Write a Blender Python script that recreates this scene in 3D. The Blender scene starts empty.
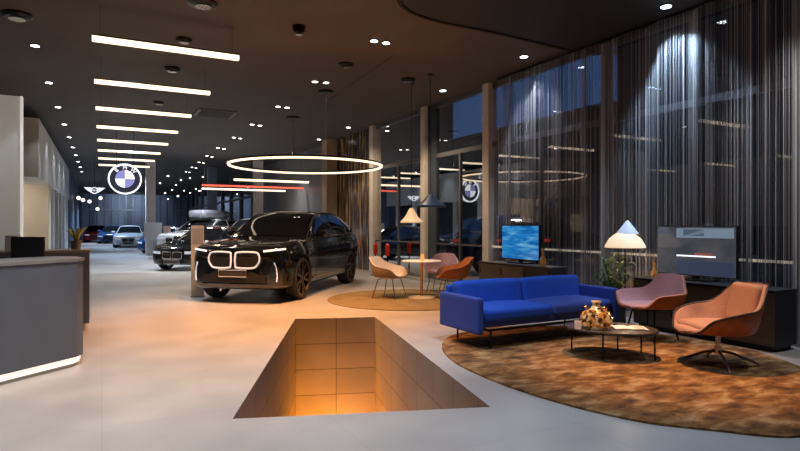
import bpy, bmesh, math, random
from mathutils import Vector, Matrix
random.seed(7)
PI = math.pi
SC = bpy.context.scene
COL = SC.collection

# ------------------------------------------------------------------ camera
F, H0 = 566.0, 1.42
TH = math.atan(.527)
CT, ST = math.cos(TH), math.sin(TH)
def W(X, Y):                       # camera-aligned ground metres -> building axes
    return (X*CT + Y*ST, -X*ST + Y*CT)
def fl(px, py, z=0.0):             # where a pixel's ray meets height z
    Y = F*(H0-z)/(py-225.5)
    return W((px-400)/F*Y, Y)
def dp(px, Y):
    return W((px-400)/F*Y, Y)
cam_d = bpy.data.cameras.new('camera')
cam = bpy.data.objects.new('camera', cam_d); COL.objects.link(cam)
cam_d.sensor_width = 36; cam_d.lens = 36*F/800
cam_d.clip_start = .05; cam_d.clip_end = 300
cam.location = (0, 0, H0); cam.rotation_euler = (PI/2, 0, -TH)
SC.camera = cam

# ------------------------------------------------------------------ materials
MATS = {}
def mat(name, col=(.5,.5,.5), rough=.5, metal=0.0, emit=None, es=0.0, coat=0.0, spec=.5, alpha=None):
    if name in MATS: return MATS[name]
    m = bpy.data.materials.new(name); m.use_nodes = True
    b = m.node_tree.nodes['Principled BSDF']
    b.inputs['Base Color'].default_value = (*col, 1)
    b.inputs['Roughness'].default_value = rough
    b.inputs['Metallic'].default_value = metal
    b.inputs['Specular IOR Level'].default_value = spec
    if coat: b.inputs['Coat Weight'].default_value = coat; b.inputs['Coat Roughness'].default_value = .03
    if emit: b.inputs['Emission Color'].default_value = (*emit, 1); b.inputs['Emission Strength'].default_value = es
    MATS[name] = m
    return m
def noisy(name, c1, c2, scale=5, rough=.7, bump=0.0, stretch=(1,1,1), detail=4, coat=0, r2=None, coord='Object', lo=.35, hi=.65):
    if name in MATS: return MATS[name]
    m = mat(name, c1, rough, coat=coat); nt = m.node_tree; N, L = nt.nodes, nt.links
    b = N['Principled BSDF']
    tc = N.new('ShaderNodeTexCoord'); mp = N.new('ShaderNodeMapping'); mp.inputs['Scale'].default_value = stretch
    no = N.new('ShaderNodeTexNoise'); no.inputs['Scale'].default_value = scale; no.inputs['Detail'].default_value = detail
    rp = N.new('ShaderNodeValToRGB'); e = rp.color_ramp.elements
    e[0].position, e[1].position = lo, hi; e[0].color = (*c1, 1); e[1].color = (*c2, 1)
    L.new(tc.outputs[coord], mp.inputs[0]); L.new(mp.outputs[0], no.inputs['Vector'])
    L.new(no.outputs['Fac'], rp.inputs[0]); L.new(rp.outputs[0], b.inputs['Base Color'])
    if bump:
        bp = N.new('ShaderNodeBump'); bp.inputs['Strength'].default_value = bump; bp.inputs['Distance'].default_value = .02
        L.new(no.outputs['Fac'], bp.inputs['Height']); L.new(bp.outputs[0], b.inputs['Normal'])
    if r2 is not None:
        mr = N.new('ShaderNodeMapRange'); mr.inputs[3].default_value = rough; mr.inputs[4].default_value = r2
        L.new(no.outputs['Fac'], mr.inputs[0]); L.new(mr.outputs[0], b.inputs['Roughness'])
    return m
def tiles(name, c1, c2, mortar, bw, bh, ms, rough, coord='Object', offset=0.0, coat=0.0, noise=True):
    m = mat(name, c1, rough, coat=coat); nt = m.node_tree; N, L = nt.nodes, nt.links
    b = N['Principled BSDF']; tc = N.new('ShaderNodeTexCoord'); br = N.new('ShaderNodeTexBrick')
    br.offset = offset; br.inputs['Scale'].default_value = 1
    br.inputs['Brick Width'].default_value = bw; br.inputs['Row Height'].default_value = bh
    br.inputs['Mortar Size'].default_value = ms; br.inputs['Mortar Smooth'].default_value = .1
    br.inputs['Color1'].default_value = (*c1,1); br.inputs['Color2'].default_value = (*c2,1); br.inputs['Mortar'].default_value = (*mortar,1)
    L.new(tc.outputs[coord], br.inputs['Vector'])
    no = N.new('ShaderNodeTexNoise'); no.inputs['Scale'].default_value = 1.7; no.inputs['Detail'].default_value = 8
    L.new(tc.outputs[coord], no.inputs['Vector'])
    mx = N.new('ShaderNodeMix'); mx.data_type = 'RGBA'; mx.blend_type = 'MULTIPLY'; mx.inputs[0].default_value = .55
    rp = N.new('ShaderNodeValToRGB'); rp.color_ramp.elements[0].position=.3; rp.color_ramp.elements[1].position=.7
    rp.color_ramp.elements[0].color=(.62,.62,.64,1); rp.color_ramp.elements[1].color=(1,1,1,1)
    L.new(no.outputs['Fac'], rp.inputs[0]); L.new(br.outputs['Color'], mx.inputs[6]); L.new(rp.outputs[0], mx.inputs[7])
    L.new(mx.outputs[2], b.inputs['Base Color'])
    mr = N.new('ShaderNodeMapRange'); mr.inputs[3].default_value = rough-.07; mr.inputs[4].default_value = rough+.12
    L.new(no.outputs['Fac'], mr.inputs[0]); L.new(mr.outputs[0], b.inputs['Roughness'])
    return m

def glass_mat(name, tint=(.75,.8,.85), k=1.6):
    m = bpy.data.materials.new(name); m.use_nodes = True; nt = m.node_tree; N, L = nt.nodes, nt.links
    for n in list(N): N.remove(n)
    o = N.new('ShaderNodeOutputMaterial'); tr = N.new('ShaderNodeBsdfTransparent'); gl = N.new('ShaderNodeBsdfGlossy')
    tr.inputs[0].default_value = (*tint,1); gl.inputs['Roughness'].default_value = .0
    fr = N.new('ShaderNodeFresnel'); fr.inputs[0].default_value = 1.5
    mu = N.new('ShaderNodeMath'); mu.operation = 'MULTIPLY'; mu.inputs[1].default_value = k; mu.use_clamp = True
    mx = N.new('ShaderNodeMixShader')
    L.new(fr.outputs[0], mu.inputs[0]); L.new(mu.outputs[0], mx.inputs[0]); L.new(tr.outputs[0], mx.inputs[1]); L.new(gl.outputs[0], mx.inputs[2])
    L.new(mx.outputs[0], o.inputs[0]); MATS[name] = m
    return m

M_floor = tiles('floor concrete tiles', (.46,.43,.40), (.43,.41,.39), (.36,.34,.32), 1.5, 1.5, .003, .30)
M_ceil = noisy('ceiling dark plaster', (.075,.065,.058), (.085,.073,.064), 1.5, .8)
M_soffit = mat('ceiling black soffit', (.012,.012,.013), .6)
M_groove = mat('ceiling shadow gap', (.003,.003,.003), .9)
M_pit = tiles('pit stone tiles', (.27,.27,.27), (.22,.225,.23), (.05,.045,.04), .62, .39, .005, .5, coord='UV')
M_white = noisy('partition white plaster', (.62,.61,.59), (.66,.65,.62), 2, .6)
M_beige = noisy('partition beige plaster', (.50,.44,.36), (.54,.48,.39), 2, .6)
M_greyw = noisy('grey wall', (.16,.15,.145), (.2,.19,.18), .8, .4)
M_dark = mat('dark wall', (.02,.02,.023), .5)
M_black = mat('black metal', (.012,.012,.013), .35, .6)
M_blackp = mat('black plastic', (.015,.015,.016), .4)
M_col = noisy('column metal', (.60,.56,.50), (.66,.62,.56), 3, .45)
M_coldark = mat('column dark cladding', (.04,.055,.075), .3)
M_frame = mat('window frame metal', (.12,.12,.125), .4, .3)
M_frameL = mat('window rail light', (.55,.54,.52), .3, .6)
M_glass = glass_mat('window glass', (.78,.82,.86), 6.5)
M_counter = noisy('counter slate laminate', (.10,.115,.14), (.11,.125,.15), 3, .5)
M_countert = noisy('counter grey top', (.20,.19,.18), (.24,.23,.22), 3, .4)
M_edge = mat('counter pale edge', (.42,.40,.37), .4)
M_led = mat('warm white led', (1,.85,.65), .5, emit=(1,.80,.56), es=1.9)
M_ledw = mat('white led', (1,1,1), .5, emit=(1,.9,.75), es=2)
M_ring = mat('ring led', (1,.85,.65), .5, emit=(1,.76,.52), es=1.9)
M_red = mat('red led', (1,.1,.05), .5, emit=(1,.16,.10), es=1.1)
M_cool = mat('cool spot led', (1,1,1), .5, emit=(.75,.88,1), es=14)
M_warmspot = mat('neutral spot led', (1,1,1), .5, emit=(1,.92,.84), es=10)
M_chrome = mat('chrome', (.8,.78,.75), .12, 1)
M_steel = mat('brushed steel', (.5,.45,.4), .25, 1)
M_tyre = mat('tyre rubber', (.012,.012,.012), .75)
M_rim = mat('rim dark bronze', (.16,.12,.09), .25, .9)
M_rims = mat('rim silver', (.5,.5,.52), .25, .9)
M_autoglass = mat('car glass', (.006,.007,.009), .03, 0, coat=1)
M_clad = mat('car cladding', (.012,.012,.012), .5)
M_gold = mat('gold trim', (.55,.33,.14), .25, 1)
M_pblack = mat('car paint black', (.003,.004,.006), .10, .0, coat=1, spec=.4)
M_pwhite = mat('car paint white', (.72,.73,.75), .25, coat=1)
M_psilver = mat('car paint silver', (.42,.43,.46), .25, .5, coat=1)
M_pblue = mat('car paint blue', (.02,.06,.2), .25, .2, coat=1)
M_pred = mat('car paint red', (.4,.012,.014), .25, .2, coat=1)
M_pgrey = mat('car paint graphite', (.03,.032,.038), .2, .3, coat=1)
M_lampw = mat('headlight white', (1,1,1), .3, emit=(.8,.88,1), es=.75)
M_kid = mat('grille surround lit', (.45,.45,.48), .3, emit=(.95,.88,.9), es=.35)
M_tail = mat('taillight red', (.5,.01,.01), .3, emit=(1,.05,.03), es=.35)
M_blue = noisy('sofa blue wool', (.004,.055,.38), (.006,.075,.48), 60, .85, bump=.15)
M_bluev = noisy('sofa blue violet wool', (.02,.05,.27), (.03,.065,.34), 60, .85, bump=.15)
M_pink = noisy('pink wool', (.50,.25,.26), (.58,.31,.31), 70, .85, bump=.15)
M_peach = noisy('peach wool', (.36,.20,.17), (.42,.24,.20), 70, .85, bump=.15)
M_cream = noisy('cream wool', (.42,.39,.35), (.48,.45,.41), 70, .85, bump=.12)
M_creamsh = noisy('taupe shell', (.23,.18,.14), (.27,.21,.16), 30, .6)
M_mauve = noisy('mauve wool', (.34,.21,.25), (.40,.25,.29), 70, .85)
M_cognac = noisy('cognac leather', (.30,.085,.015), (.40,.12,.022), 12, .4, bump=.05)
M_pipe = mat('dark piping', (.03,.022,.022), .6)
M_white2 = mat('white lacquer', (.75,.72,.66), .35)
M_stone = noisy('dark table top', (.045,.035,.028), (.075,.06,.048), 5, .22)
M_wood = noisy('console oak grey', (.07,.06,.05), (.095,.08,.068), 2, .5, stretch=(1,.2,8))
M_consb = mat('console black', (.018,.018,.02), .5)
M_shadeb = mat('shade dark blue', (.008,.03,.07), .4)
M_paper = mat('paper', (.75,.70,.62), .6)
M_ink = mat('ink print', (.25,.2,.18), .6)
M_candle = mat('candle glass white', (.8,.62,.5), .3, emit=(1,.6,.4), es=.15)
M_leaf = noisy('leaf green', (.035,.11,.03), (.09,.2,.05), 8, .45)
M_leafy = noisy('leaf yellow green', (.15,.2,.03), (.3,.3,.06), 8, .45)
M_pot = noisy('pot concrete', (.17,.16,.15), (.22,.2,.19), 8, .8)
M_totem = noisy('totem beige', (.40,.33,.27), (.46,.38,.31), 3, .45)
M_ground = noisy('asphalt', (.02,.02,.022), (.03,.03,.032), 20, .6)
M_build = mat('dark building', (.006,.006,.007), .9)
M_shade = mat('lamp shade glowing', (.9,.75,.55), .5, emit=(1,.72,.45), es=.75)
M_shade2 = mat('lamp shade pale blue', (.6,.68,.8), .5, emit=(.62,.75,.95), es=.45)
M_shade3 = mat('pendant cream', (.75,.6,.42), .5, emit=(1,.72,.42), es=.15)

def rug_mat():
    m = mat('rust rug', rough=.95); nt = m.node_tree; N, L = nt.nodes, nt.links; b = N['Principled BSDF']
    tc = N.new('ShaderNodeTexCoord'); mp = N.new('ShaderNodeMapping'); mp.inputs['Rotation'].default_value = (0,0,-.5); mp.inputs['Scale'].default_value = (2.2,4.2,1)
    no = N.new('ShaderNodeTexNoise'); no.inputs['Scale'].default_value = 1.6; no.inputs['Detail'].default_value = 7; no.inputs['Roughness'].default_value=.62; no.inputs['Distortion'].default_value=.3
    rp = N.new('ShaderNodeValToRGB'); e = rp.color_ramp.elements
    e[0].position=.34; e[0].color=(.045,.018,.005,1); e[1].position=.68; e[1].color=(.42,.27,.13,1)
    x=e.new(.5); x.color=(.20,.085,.018,1)
    L.new(tc.outputs['Object'], mp.inputs[0]); L.new(mp.outputs[0], no.inputs['Vector']); L.new(no.outputs['Fac'], rp.inputs[0]); L.new(rp.outputs[0], b.inputs['Base Color'])
    bp = N.new('ShaderNodeBump'); bp.inputs['Strength'].default_value=.6; bp.inputs['Distance'].default_value=.02
    n2 = N.new('ShaderNodeTexNoise'); n2.inputs['Scale'].default_value=60; L.new(tc.outputs['Object'], n2.inputs['Vector'])
    L.new(n2.outputs['Fac'], bp.inputs['Height']); L.new(bp.outputs[0], b.inputs['Normal'])
    return m
M_rug = rug_mat()
M_rug2 = noisy('ochre rug', (.15,.10,.04), (.20,.14,.055), 3, .95, bump=.2)

def amber_mat():
    m = mat('amber mosaic glass', rough=.12, metal=.6); nt = m.node_tree; N, L = nt.nodes, nt.links; b = N['Principled BSDF']
    tc = N.new('ShaderNodeTexCoord'); vo = N.new('ShaderNodeTexVoronoi'); vo.inputs['Scale'].default_value = 26
    rp = N.new('ShaderNodeValToRGB'); e = rp.color_ramp.elements
    e[0].position=.15; e[0].color=(.10,.03,.01,1); e[1].position=.75; e[1].color=(.95,.75,.4,1); x=e.new(.45); x.color=(.8,.32,.06,1)
    sp = N.new('ShaderNodeSeparateColor')
    L.new(tc.outputs['Object'], vo.inputs['Vector']); L.new(vo.outputs['Color'], sp.inputs[0]); L.new(sp.outputs[0], rp.inputs[0]); L.new(rp.outputs[0], b.inputs['Base Color'])
    b.inputs['Emission Strength'].default_value = .12; L.new(rp.outputs[0], b.inputs['Emission Color'])
    return m
M_amber = amber_mat()

def screen_mat(name, kind):
    m = mat(name, (.01,.01,.012), .15); nt = m.node_tree; N, L = nt.nodes, nt.links; b = N['Principled BSDF']
    tc = N.new('ShaderNodeTexCoord'); mp = N.new('ShaderNodeMapping'); L.new(tc.outputs['UV'], mp.inputs[0])
    no = N.new('ShaderNodeTexNoise'); no.inputs['Detail'].default_value = 6; rp = N.new('ShaderNodeValToRGB'); e = rp.color_ramp.elements
    if kind == 'sea':
        mp.inputs['Scale'].default_value = (1.5,5,1); no.inputs['Scale'].default_value = 1.5; no.inputs['Distortion'].default_value=.8
        e[0].position=.35; e[0].color=(.005,.10,.34,1); e[1].position=.72; e[1].color=(.16,.42,.62,1); x=e.new(.5); x.color=(.012,.19,.5,1)
        b.inputs['Emission Strength'].default_value = 1.0
    else:
        mp.inputs['Scale'].default_value = (1,1,1); no.inputs['Scale'].default_value = 3
        e[0].position=.35; e[0].color=(.045,.05,.065,1); e[1].position=.7; e[1].color=(.09,.09,.10,1)
        b.inputs['Emission Strength'].default_value = .8
    L.new(mp.outputs[0], no.inputs['Vector']); L.new(no.outputs['Fac'], rp.inputs[0]); L.new(rp.outputs[0], b.inputs['Emission Color'])
    return m
M_sea = screen_mat('screen blue sea', 'sea'); M_scr2 = screen_mat('screen dim', 'dim')

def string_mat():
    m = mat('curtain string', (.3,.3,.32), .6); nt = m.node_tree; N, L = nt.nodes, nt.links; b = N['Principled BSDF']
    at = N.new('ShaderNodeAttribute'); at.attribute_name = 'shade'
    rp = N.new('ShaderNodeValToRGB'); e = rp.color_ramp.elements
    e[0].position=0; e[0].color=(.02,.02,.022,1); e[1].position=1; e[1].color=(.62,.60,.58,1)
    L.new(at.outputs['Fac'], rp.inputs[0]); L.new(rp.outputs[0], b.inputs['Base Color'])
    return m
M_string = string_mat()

# ------------------------------------------------------------------ mesh helpers
class MB:
    def __init__(s): s.v=[]; s.f=[]; s.uv={}
    def add(s, vs, fs):
        n=len(s.v); s.v += [tuple(p) for p in vs]; s.f += [tuple(n+i for i in f) for f in fs]; return s
    def box(s, x0,x1,y0,y1,z0,z1):
        return s.add([(x0,y0,z0),(x1,y0,z0),(x1,y1,z0),(x0,y1,z0),(x0,y0,z1),(x1,y0,z1),(x1,y1,z1),(x0,y1,z1)],
            [(3,2,1,0),(4,5,6,7),(0,1,5,4),(1,2,6,5),(2,3,7,6),(3,0,4,7)])
    def prism(s, poly, z0, z1):
        n=len(poly)
        return s.add([(x,y,z0) for x,y in poly]+[(x,y,z1) for x,y in poly],
            [tuple(range(n-1,-1,-1)), tuple(range(n,2*n))]+[(i,(i+1)%n,n+(i+1)%n,n+i) for i in range(n)])
    def tube(s, pts, r, n=8, closed=False, r1=None):
        pts=[Vector(p) for p in pts]; m=len(pts); rings=[]; up=None
        for i,p in enumerate(pts):
            if closed: d=(pts[(i+1)%m]-pts[i-1])
            else: d=(pts[min(i+1,m-1)]-pts[max(i-1,0)])
            d.normalize()
            if up is None: up = Vector((0,0,1)) if abs(d.z)<.9 else Vector((1,0,0))
            a=up.cross(d); a.normalize(); b=d.cross(a); up=b
            rr = r if r1 is None else r+(r1-r)*i/max(1,m-1)
            rings.append([p+a*math.cos(2*PI*k/n)*rr+b*math.sin(2*PI*k/n)*rr for k in range(n)])
        vs=[q for R in rings for q in R]; fs=[]
        for i in range(m if closed else m-1):
            j=(i+1)%m
            for k in range(n): fs.append((i*n+k, i*n+(k+1)%n, j*n+(k+1)%n, j*n+k))
        if not closed: fs += [tuple(range(n-1,-1,-1)), tuple((m-1)*n+k for k in range(n))]
        return s.add(vs,fs)
    def lathe(s, prof, n=32, c=(0,0,0), axis='z', a0=0, a1=2*PI):
        full = abs(a1-a0-2*PI)<1e-6; m=n if full else n+1; vs=[]; fs=[]
        for r,z in prof:
            for k in range(m):
                a=a0+(a1-a0)*k/n; x,y=r*math.cos(a), r*math.sin(a)
                if axis=='z': p=(c[0]+x,c[1]+y,c[2]+z)
                elif axis=='y': p=(c[0]+x,c[1]+z,c[2]+y)
                else: p=(c[0]+z,c[1]+x,c[2]+y)
                vs.append(p)
        for i in range(len(prof)-1):
            for k in range(n if full else n):
                k2=(k+1)%m if full else k+1
                fs.append((i*m+k,i*m+k2,(i+1)*m+k2,(i+1)*m+k))
        return s.add(vs,fs)
    def grid(s, fn, nu, nv, closed_v=False):
        vs=[fn(i/nu, j/nv) for i in range(nu+1) for j in range(nv+1 if not closed_v else nv)]
        w = nv if closed_v else nv+1; fs=[]
        for i in range(nu):
            for j in range(nv):
                j2=(j+1)%w if closed_v else j+1
                fs.append((i*w+j,i*w+j2,(i+1)*w+j2,(i+1)*w+j))
        return s.add(vs,fs)
    def puff(s, cx,cy,cz, sx,sy,sz, r=.05, puff=.02, n=12, rz=0):
        """rounded padded block, half sizes sx sy sz"""
        r=min(r,sx,sy,sz)*.999
        def lin(h):
            k=4; a=[-h+r*(1-math.cos(PI/2*i/k)) for i in range(k)]; b=[-(h-r)+ (2*(h-r))*i/n for i in range(n+1)]
            return a+b+[-x for x in reversed(a)]
        def face(ax, sg):
            S=[sx,sy,sz]; u,v=[i for i in range(3) if i!=ax]; U,V=lin(S[u]),lin(S[v]); vs=[]
            for a in U:
                for b in V:
                    p=[0,0,0]; p[u]=a; p[v]=b; p[ax]=sg*S[ax]
                    q=[max(-(S[i]-r),min(S[i]-r,p[i])) for i in range(3)]
                    d=Vector(p)-Vector(q)
                    if d.length>1e-9: d.normalize()
                    P=Vector(q)+d*r
                    P.z += math.copysign(1,P.z)*puff*max(0,1-(P.x/sx)**2)*max(0,1-(P.y/sy)**2)*min(1,abs(P.z)/sz)
                    if rz: P=Vector((P.x*math.cos(rz)-P.y*math.sin(rz),P.x*math.sin(rz)+P.y*math.cos(rz),P.z))
                    vs.append((P.x+cx,P.y+cy,P.z+cz))
            m=len(V); fs=[]
            for i in range(len(U)-1):
                for j in range(m-1):
                    q=(i*m+j,(i+1)*m+j,(i+1)*m+j+1,i*m+j+1)
                    fs.append(q)
            s.add(vs,fs)
        for ax in range(3):
            for sg in (-1,1): face(ax,sg)
        return s
    def obj(s, name, m, parent=None, smooth=False, loc=None, rotz=0, bevel=0, weld=True, recalc=True):
        me=bpy.data.meshes.new(name); me.from_pydata(s.v,[],s.f); me.update()
        if weld or recalc or bevel:
            b=bmesh.new(); b.from_mesh(me)
            if weld: bmesh.ops.remove_doubles(b, verts=b.verts, dist=1e-5)
            if bevel: bmesh.ops.bevel(b, geom=[e for e in b.edges if len(e.link_faces)==2 and e.calc_face_angle(0)>.5], offset=bevel, segments=2, affect='EDGES', clamp_overlap=True)
            if recalc: bmesh.ops.recalc_face_normals(b, faces=b.faces)
            b.to_mesh(me); b.free()
        ms = m if isinstance(m,(list,tuple)) else [m]
        for x in ms: me.materials.append(x)
        if smooth:
            for p in me.polygons: p.use_smooth=True
            try: me.set_sharp_from_angle(angle=math.radians(38))
            except Exception: pass
        o=bpy.data.objects.new(name,me); COL.objects.link(o)
        if parent is not None: o.parent=parent
        if loc is not None: o.location=loc
        o.rotation_euler[2]=rotz
        return o
def tag(o,label=None,cat=None,group=None,kind=None):
    if label: o['label']=label
    if cat: o['category']=cat
    if group: o['group']=group
    if kind: o['kind']=kind
    return o
def thing(name,label,cat,loc=(0,0,0),rotz=0,group=None):
    o=bpy.data.objects.new(name,None); o.empty_display_size=.2; COL.objects.link(o)
    o.location=loc; o.rotation_euler[2]=rotz
    return tag(o,label,cat,group)
def struct(name, mb, m, **k):
    o=mb.obj(name,m,**k); o['kind']='structure'; return o
KIDS={}
def children(o): return [c for c in bpy.data.objects if c.parent is o]
def copy_tree(o,parent=None):
    c=o.copy(); COL.objects.link(c)
    if parent is not None: c.parent=parent
    for ch in children(o): copy_tree(ch,c)
    return c
def light(kind,name,loc,power,color,size=.1,target=None,spot=60,blend=.6):
    d=bpy.data.lights.new(name,kind); d.energy=power; d.color=color
    if kind=='AREA': d.shape='DISK'; d.size=size
    else: d.shadow_soft_size=size
    if kind=='SPOT': d.spot_size=math.radians(spot); d.spot_blend=blend
    o=bpy.data.objects.new(name,d); COL.objects.link(o); o.location=loc
    if target is not None:
        o.rotation_euler=(Vector(target)-Vector(loc)).to_track_quat('-Z','Y').to_euler()
    return o
def catmull(pts,n=8,closed=True):
    out=[]; m=len(pts)
    for i in range(m if closed else m-1):
        p0,p1,p2,p3=[Vector(pts[(i+k)%m] if closed else pts[max(0,min(m-1,i+k))]) for k in (-1,0,1,2)]
        for j in range(n):
            t=j/n
            out.append(.5*((2*p1)+(p2-p0)*t+(2*p0-5*p1+4*p2-p3)*t*t+(3*p1-p0-3*p2+p3)*t**3))
    if not closed: out.append(Vector(pts[-1]))
    return out

# ------------------------------------------------------------------ shell
CZ=4.49; WU=7.48; VE=62.0
PIT=[(2.60,8.35),(3.75,7.95),(2.69,3.59),(.85,4.25)]
def floor_mesh():
    b=bmesh.new()
    outer=[(-11,-5),(WU+.15,-5),(WU+.15,VE),(-11,VE)]
    ed=[]
    for loop in (outer,PIT):
        vs=[b.verts.new((x,y,0)) for x,y in loop]
        for i in range(len(vs)): ed.append(b.edges.new((vs[i],vs[(i+1)%len(vs)])))
    bmesh.ops.triangle_fill(b,edges=ed,use_beauty=True)
    for f in b.faces:
        if f.normal.z<0: f.normal_flip()
    me=bpy.data.meshes.new('floor'); b.to_mesh(me); b.free(); me.materials.append(M_floor)
    o=bpy.data.objects.new('floor',me); COL.objects.link(o); o['kind']='structure'
floor_mesh()
PD=-2.7
for i,nm in enumerate(('far','right','near','left')):
    a,c=Vector(PIT[i]),Vector(PIT[(i+1)%4]); L=(c-a).length
    me=bpy.data.meshes.new('wall_pit_'+nm); me.from_pydata([(a.x,a.y,PD),(c.x,c.y,PD),(c.x,c.y,0),(a.x,a.y,0)],[],[(0,1,2,3)])
    uv=me.uv_layers.new(name='UVMap')
    off={'far':0,'right':.1,'near':0,'left':.25}[nm]
    for l,(u,v) in zip(uv.data,((0,PD),(L,PD),(L,0),(0,0))): l.uv=(u+off,v+3.9)
    me.materials.append(M_pit); o=bpy.data.objects.new('wall_pit_'+nm,me); COL.objects.link(o); o['kind']='structure'
struct('trim_1',MB().prism(PIT,PD-.05,PD),M_pit)          # bottom of the opening
struct('ceiling',MB().box(-11,WU+.2,-5,VE,CZ,CZ+.1),M_ceil)
# black soffit panel with a rounded end, along the window side
sp=[fl(725,-0.5,CZ)]  # meets the curtain line
edge=[fl(p[0],p[1],CZ) for p in ((612,50),(590,51.5),(560,45),(520,35),(480,26),(450,20.5),(425,14),(410,8),(401,1),(398,-8))]
poly=[(WU,edge[0][1]+.12)]+[(x,y) for x,y in edge]+[(edge[-1][0]-.3,-4.5),(WU,-4.5)]
struct('trim_2',MB().prism(poly,CZ-.05,CZ-.001),M_soffit)
rim=[Vector((x,y,CZ-.03)) for x,y in edge]
struct('trim_3',MB().tube([rim[0]+Vector((.4,-.05,0))]+rim,.045,6),M_groove)
# faint ceiling seam
a=fl(330,99,CZ); b2=fl(394,55,CZ)
struct('trim_4',MB().tube([(a[0],a[1],CZ),(b2[0],b2[1],CZ)],.006,4),M_groove)
struct('wall_back',MB().box(-11,WU+.2,VE,VE+.2,0,CZ),noisy('far dark wall', (.03,.035,.05), (.10,.12,.16), 1.2, .5, stretch=(1,1,.15)))  # bluish vertical streaks painted in as faint reflections
struct('wall_front',MB().box(-11,WU+.2,-5.2,-5,0,CZ),M_greyw)
struct('wall_left',MB().box(-11.2,-11,-5,VE,0,CZ),M_white)
# far dark glazed wall mullions
mb=MB()
for i in range(14): mb.box(-1+i*.62,-.95+i*.62,VE-.1,VE-.02,0,CZ)
mb.box(-1.4,WU,VE-.1,VE-.02,2.9,3.0)
struct('trim_5',mb,M_frame)

# window wall
VC=[15.84,12.68,9.97,6.76,3.7,.6,-2.5]
for k,v in enumerate(VC):
    wd=.22 if k!=0 else .26
    if k==3:
        struct('trim_%d'%(6+k),MB().box(WU-.1,WU+.08,v-.05,v+.05,0,CZ),M_frameL); continue
    struct('trim_%d'%(6+k),MB().box(WU-.14,WU+.08,v-wd/2,v+wd/2,0,CZ),M_col)
struct('trim_13',MB().box(WU-.05,WU+.09,VC[1]-.52,VC[1]-.12,0,CZ),M_coldark)
zT=3.17
for k in range(len(VC)-1):
    v1,v0=VC[k],VC[k+1]; o1=v1-.12; o0=v0+.12
    if k==1: o1=v1-.52
    mb=MB(); mid=(o0+o1)/2
    mb.box(WU-.04,WU+.04,o0,o1,CZ-.12,CZ); mb.box(WU-.04,WU+.04,o0,o1,zT-.05,zT+.05); mb.box(WU-.04,WU+.04,o0,o1,0,.1)
    if k<3: mb.box(WU-.035,WU+.035,mid-.03,mid+.03,.1,zT-.05)
    w=struct('window_%d'%(k+1),mb,M_frame)
    MB().box(WU-.05,WU-.01,o0,o1,.95,.985).obj('handrail',M_frame if k<2 else mat('handrail lit',(.8,.75,.65),.3,emit=(1,.85,.62),es=.3),w)  # painted glow: curtained rails emit in place of a warm reflected line
    g=MB().add([(WU,o0,.05),(WU,o1,.05),(WU,o1,CZ-.05),(WU,o0,CZ-.05)],[(3,2,1,0)]).obj('pane',M_glass,w,weld=False,recalc=False)
# beyond the last column: metal clad wall, grey wall, dark glazing
M_bronze=noisy('bronze panels', (.03,.022,.016), (.60,.36,.17), 3.2, .22, stretch=(1,3.2,.25), lo=.48, hi=.72); 
struct('wall_right',MB().box(WU-.02,WU+.15,15.9,19.0,0,CZ),M_bronze)
struct('trim_14',MB().box(WU-.45,WU-.05,18.9,19.4,0,CZ),noisy('bronze column', (.28,.2,.13), (.5,.36,.23), 2, .3, stretch=(1,1,.3)))
struct('wall_right_far',MB().box(WU-.05,WU+.15,19.4,31,0,CZ),M_greyw)
mb=MB()
for v in range(32,62,3): mb.box(WU-.06,WU+.06,v-.1,v+.1,0,CZ)
mb.box(WU-.05,WU+.05,31,VE,3,3.1)
w=struct('window_7',mb,M_frame)
MB().add([(WU+.05,31,0),(WU+.05,VE,0),(WU+.05,VE,CZ),(WU+.05,31,CZ)],[(3,2,1,0)]).obj('pane',M_glass,w,weld=False,recalc=False)
# low light kerb under the windows
struct('baseboard_right',MB().box(WU-.3,WU-.05,-4.9,15.7,0,.06),M_frameL)

# interior columns
for i,(px,Y,wd,m) in enumerate(((150.5,27,.42,M_col),(212,30,.45,M_coldark),(258,27,.4,M_col),(272,30,.4,M_col))):
    u,v=dp(px,Y); mm=m
    if i==1: mm=mat('pillar blue grey',(.2,.25,.32),.4)
    struct('trim_%d'%(15+i),MB().box(u-wd/2,u+wd/2,v-wd/2,v+wd/2,0,CZ),mm)

# left partitions
struct('wall_left_near',MB().box(-3.4,-1.53,14.7,14.85,0,4.22),M_white)
struct('trim_19',MB().box(-1.56,-1.52,14.66,14.85,0,4.22),mat('lit edge',(.8,.78,.74),.5,emit=(1,.93,.85),es=.35))
struct('wall_left_upper',MB().box(-3.4,-1.45,17.5,33,2.68,4.22),M_white)
struct('trim_20',MB().box(-3.4,-1.47,17.5-.02,17.5,2.68,4.22),M_beige)
struct('wall_left_lower',MB().box(-3.4,-1.45,20.5,21.4,0,2.68),M_beige)
struct('wall_left_recess',MB().box(-2.3,-2.2,21.4,33,0,2.68),M_dark)
for i in range(5):
    v=22.6+i*2.2
    struct('trim_%d'%(21+i),MB().box(-1.58,-1.45,v,v+.35,0,2.68),M_white)
struct('wall_left_far',MB().box(-11,-1.6,33,VE,0,CZ),mat('blue grey wall',(.10,.13,.19),.6))
# doors (dark glass leaves) between the piers of the left storefront
for i in range(4):
    v=22.6+i*2.2+.45
    d=struct('door_%d'%(i+1),MB().box(-1.62,-1.57,v,v+1.5,0,2.6),M_dark)
    MB().tube([(-1.55,v+.15,.9),(-1.5,v+.15,.95),(-1.5,v+.15,1.75),(-1.55,v+.15,1.8)],.02,8).obj('door_handle',M_chrome,d)

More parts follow.
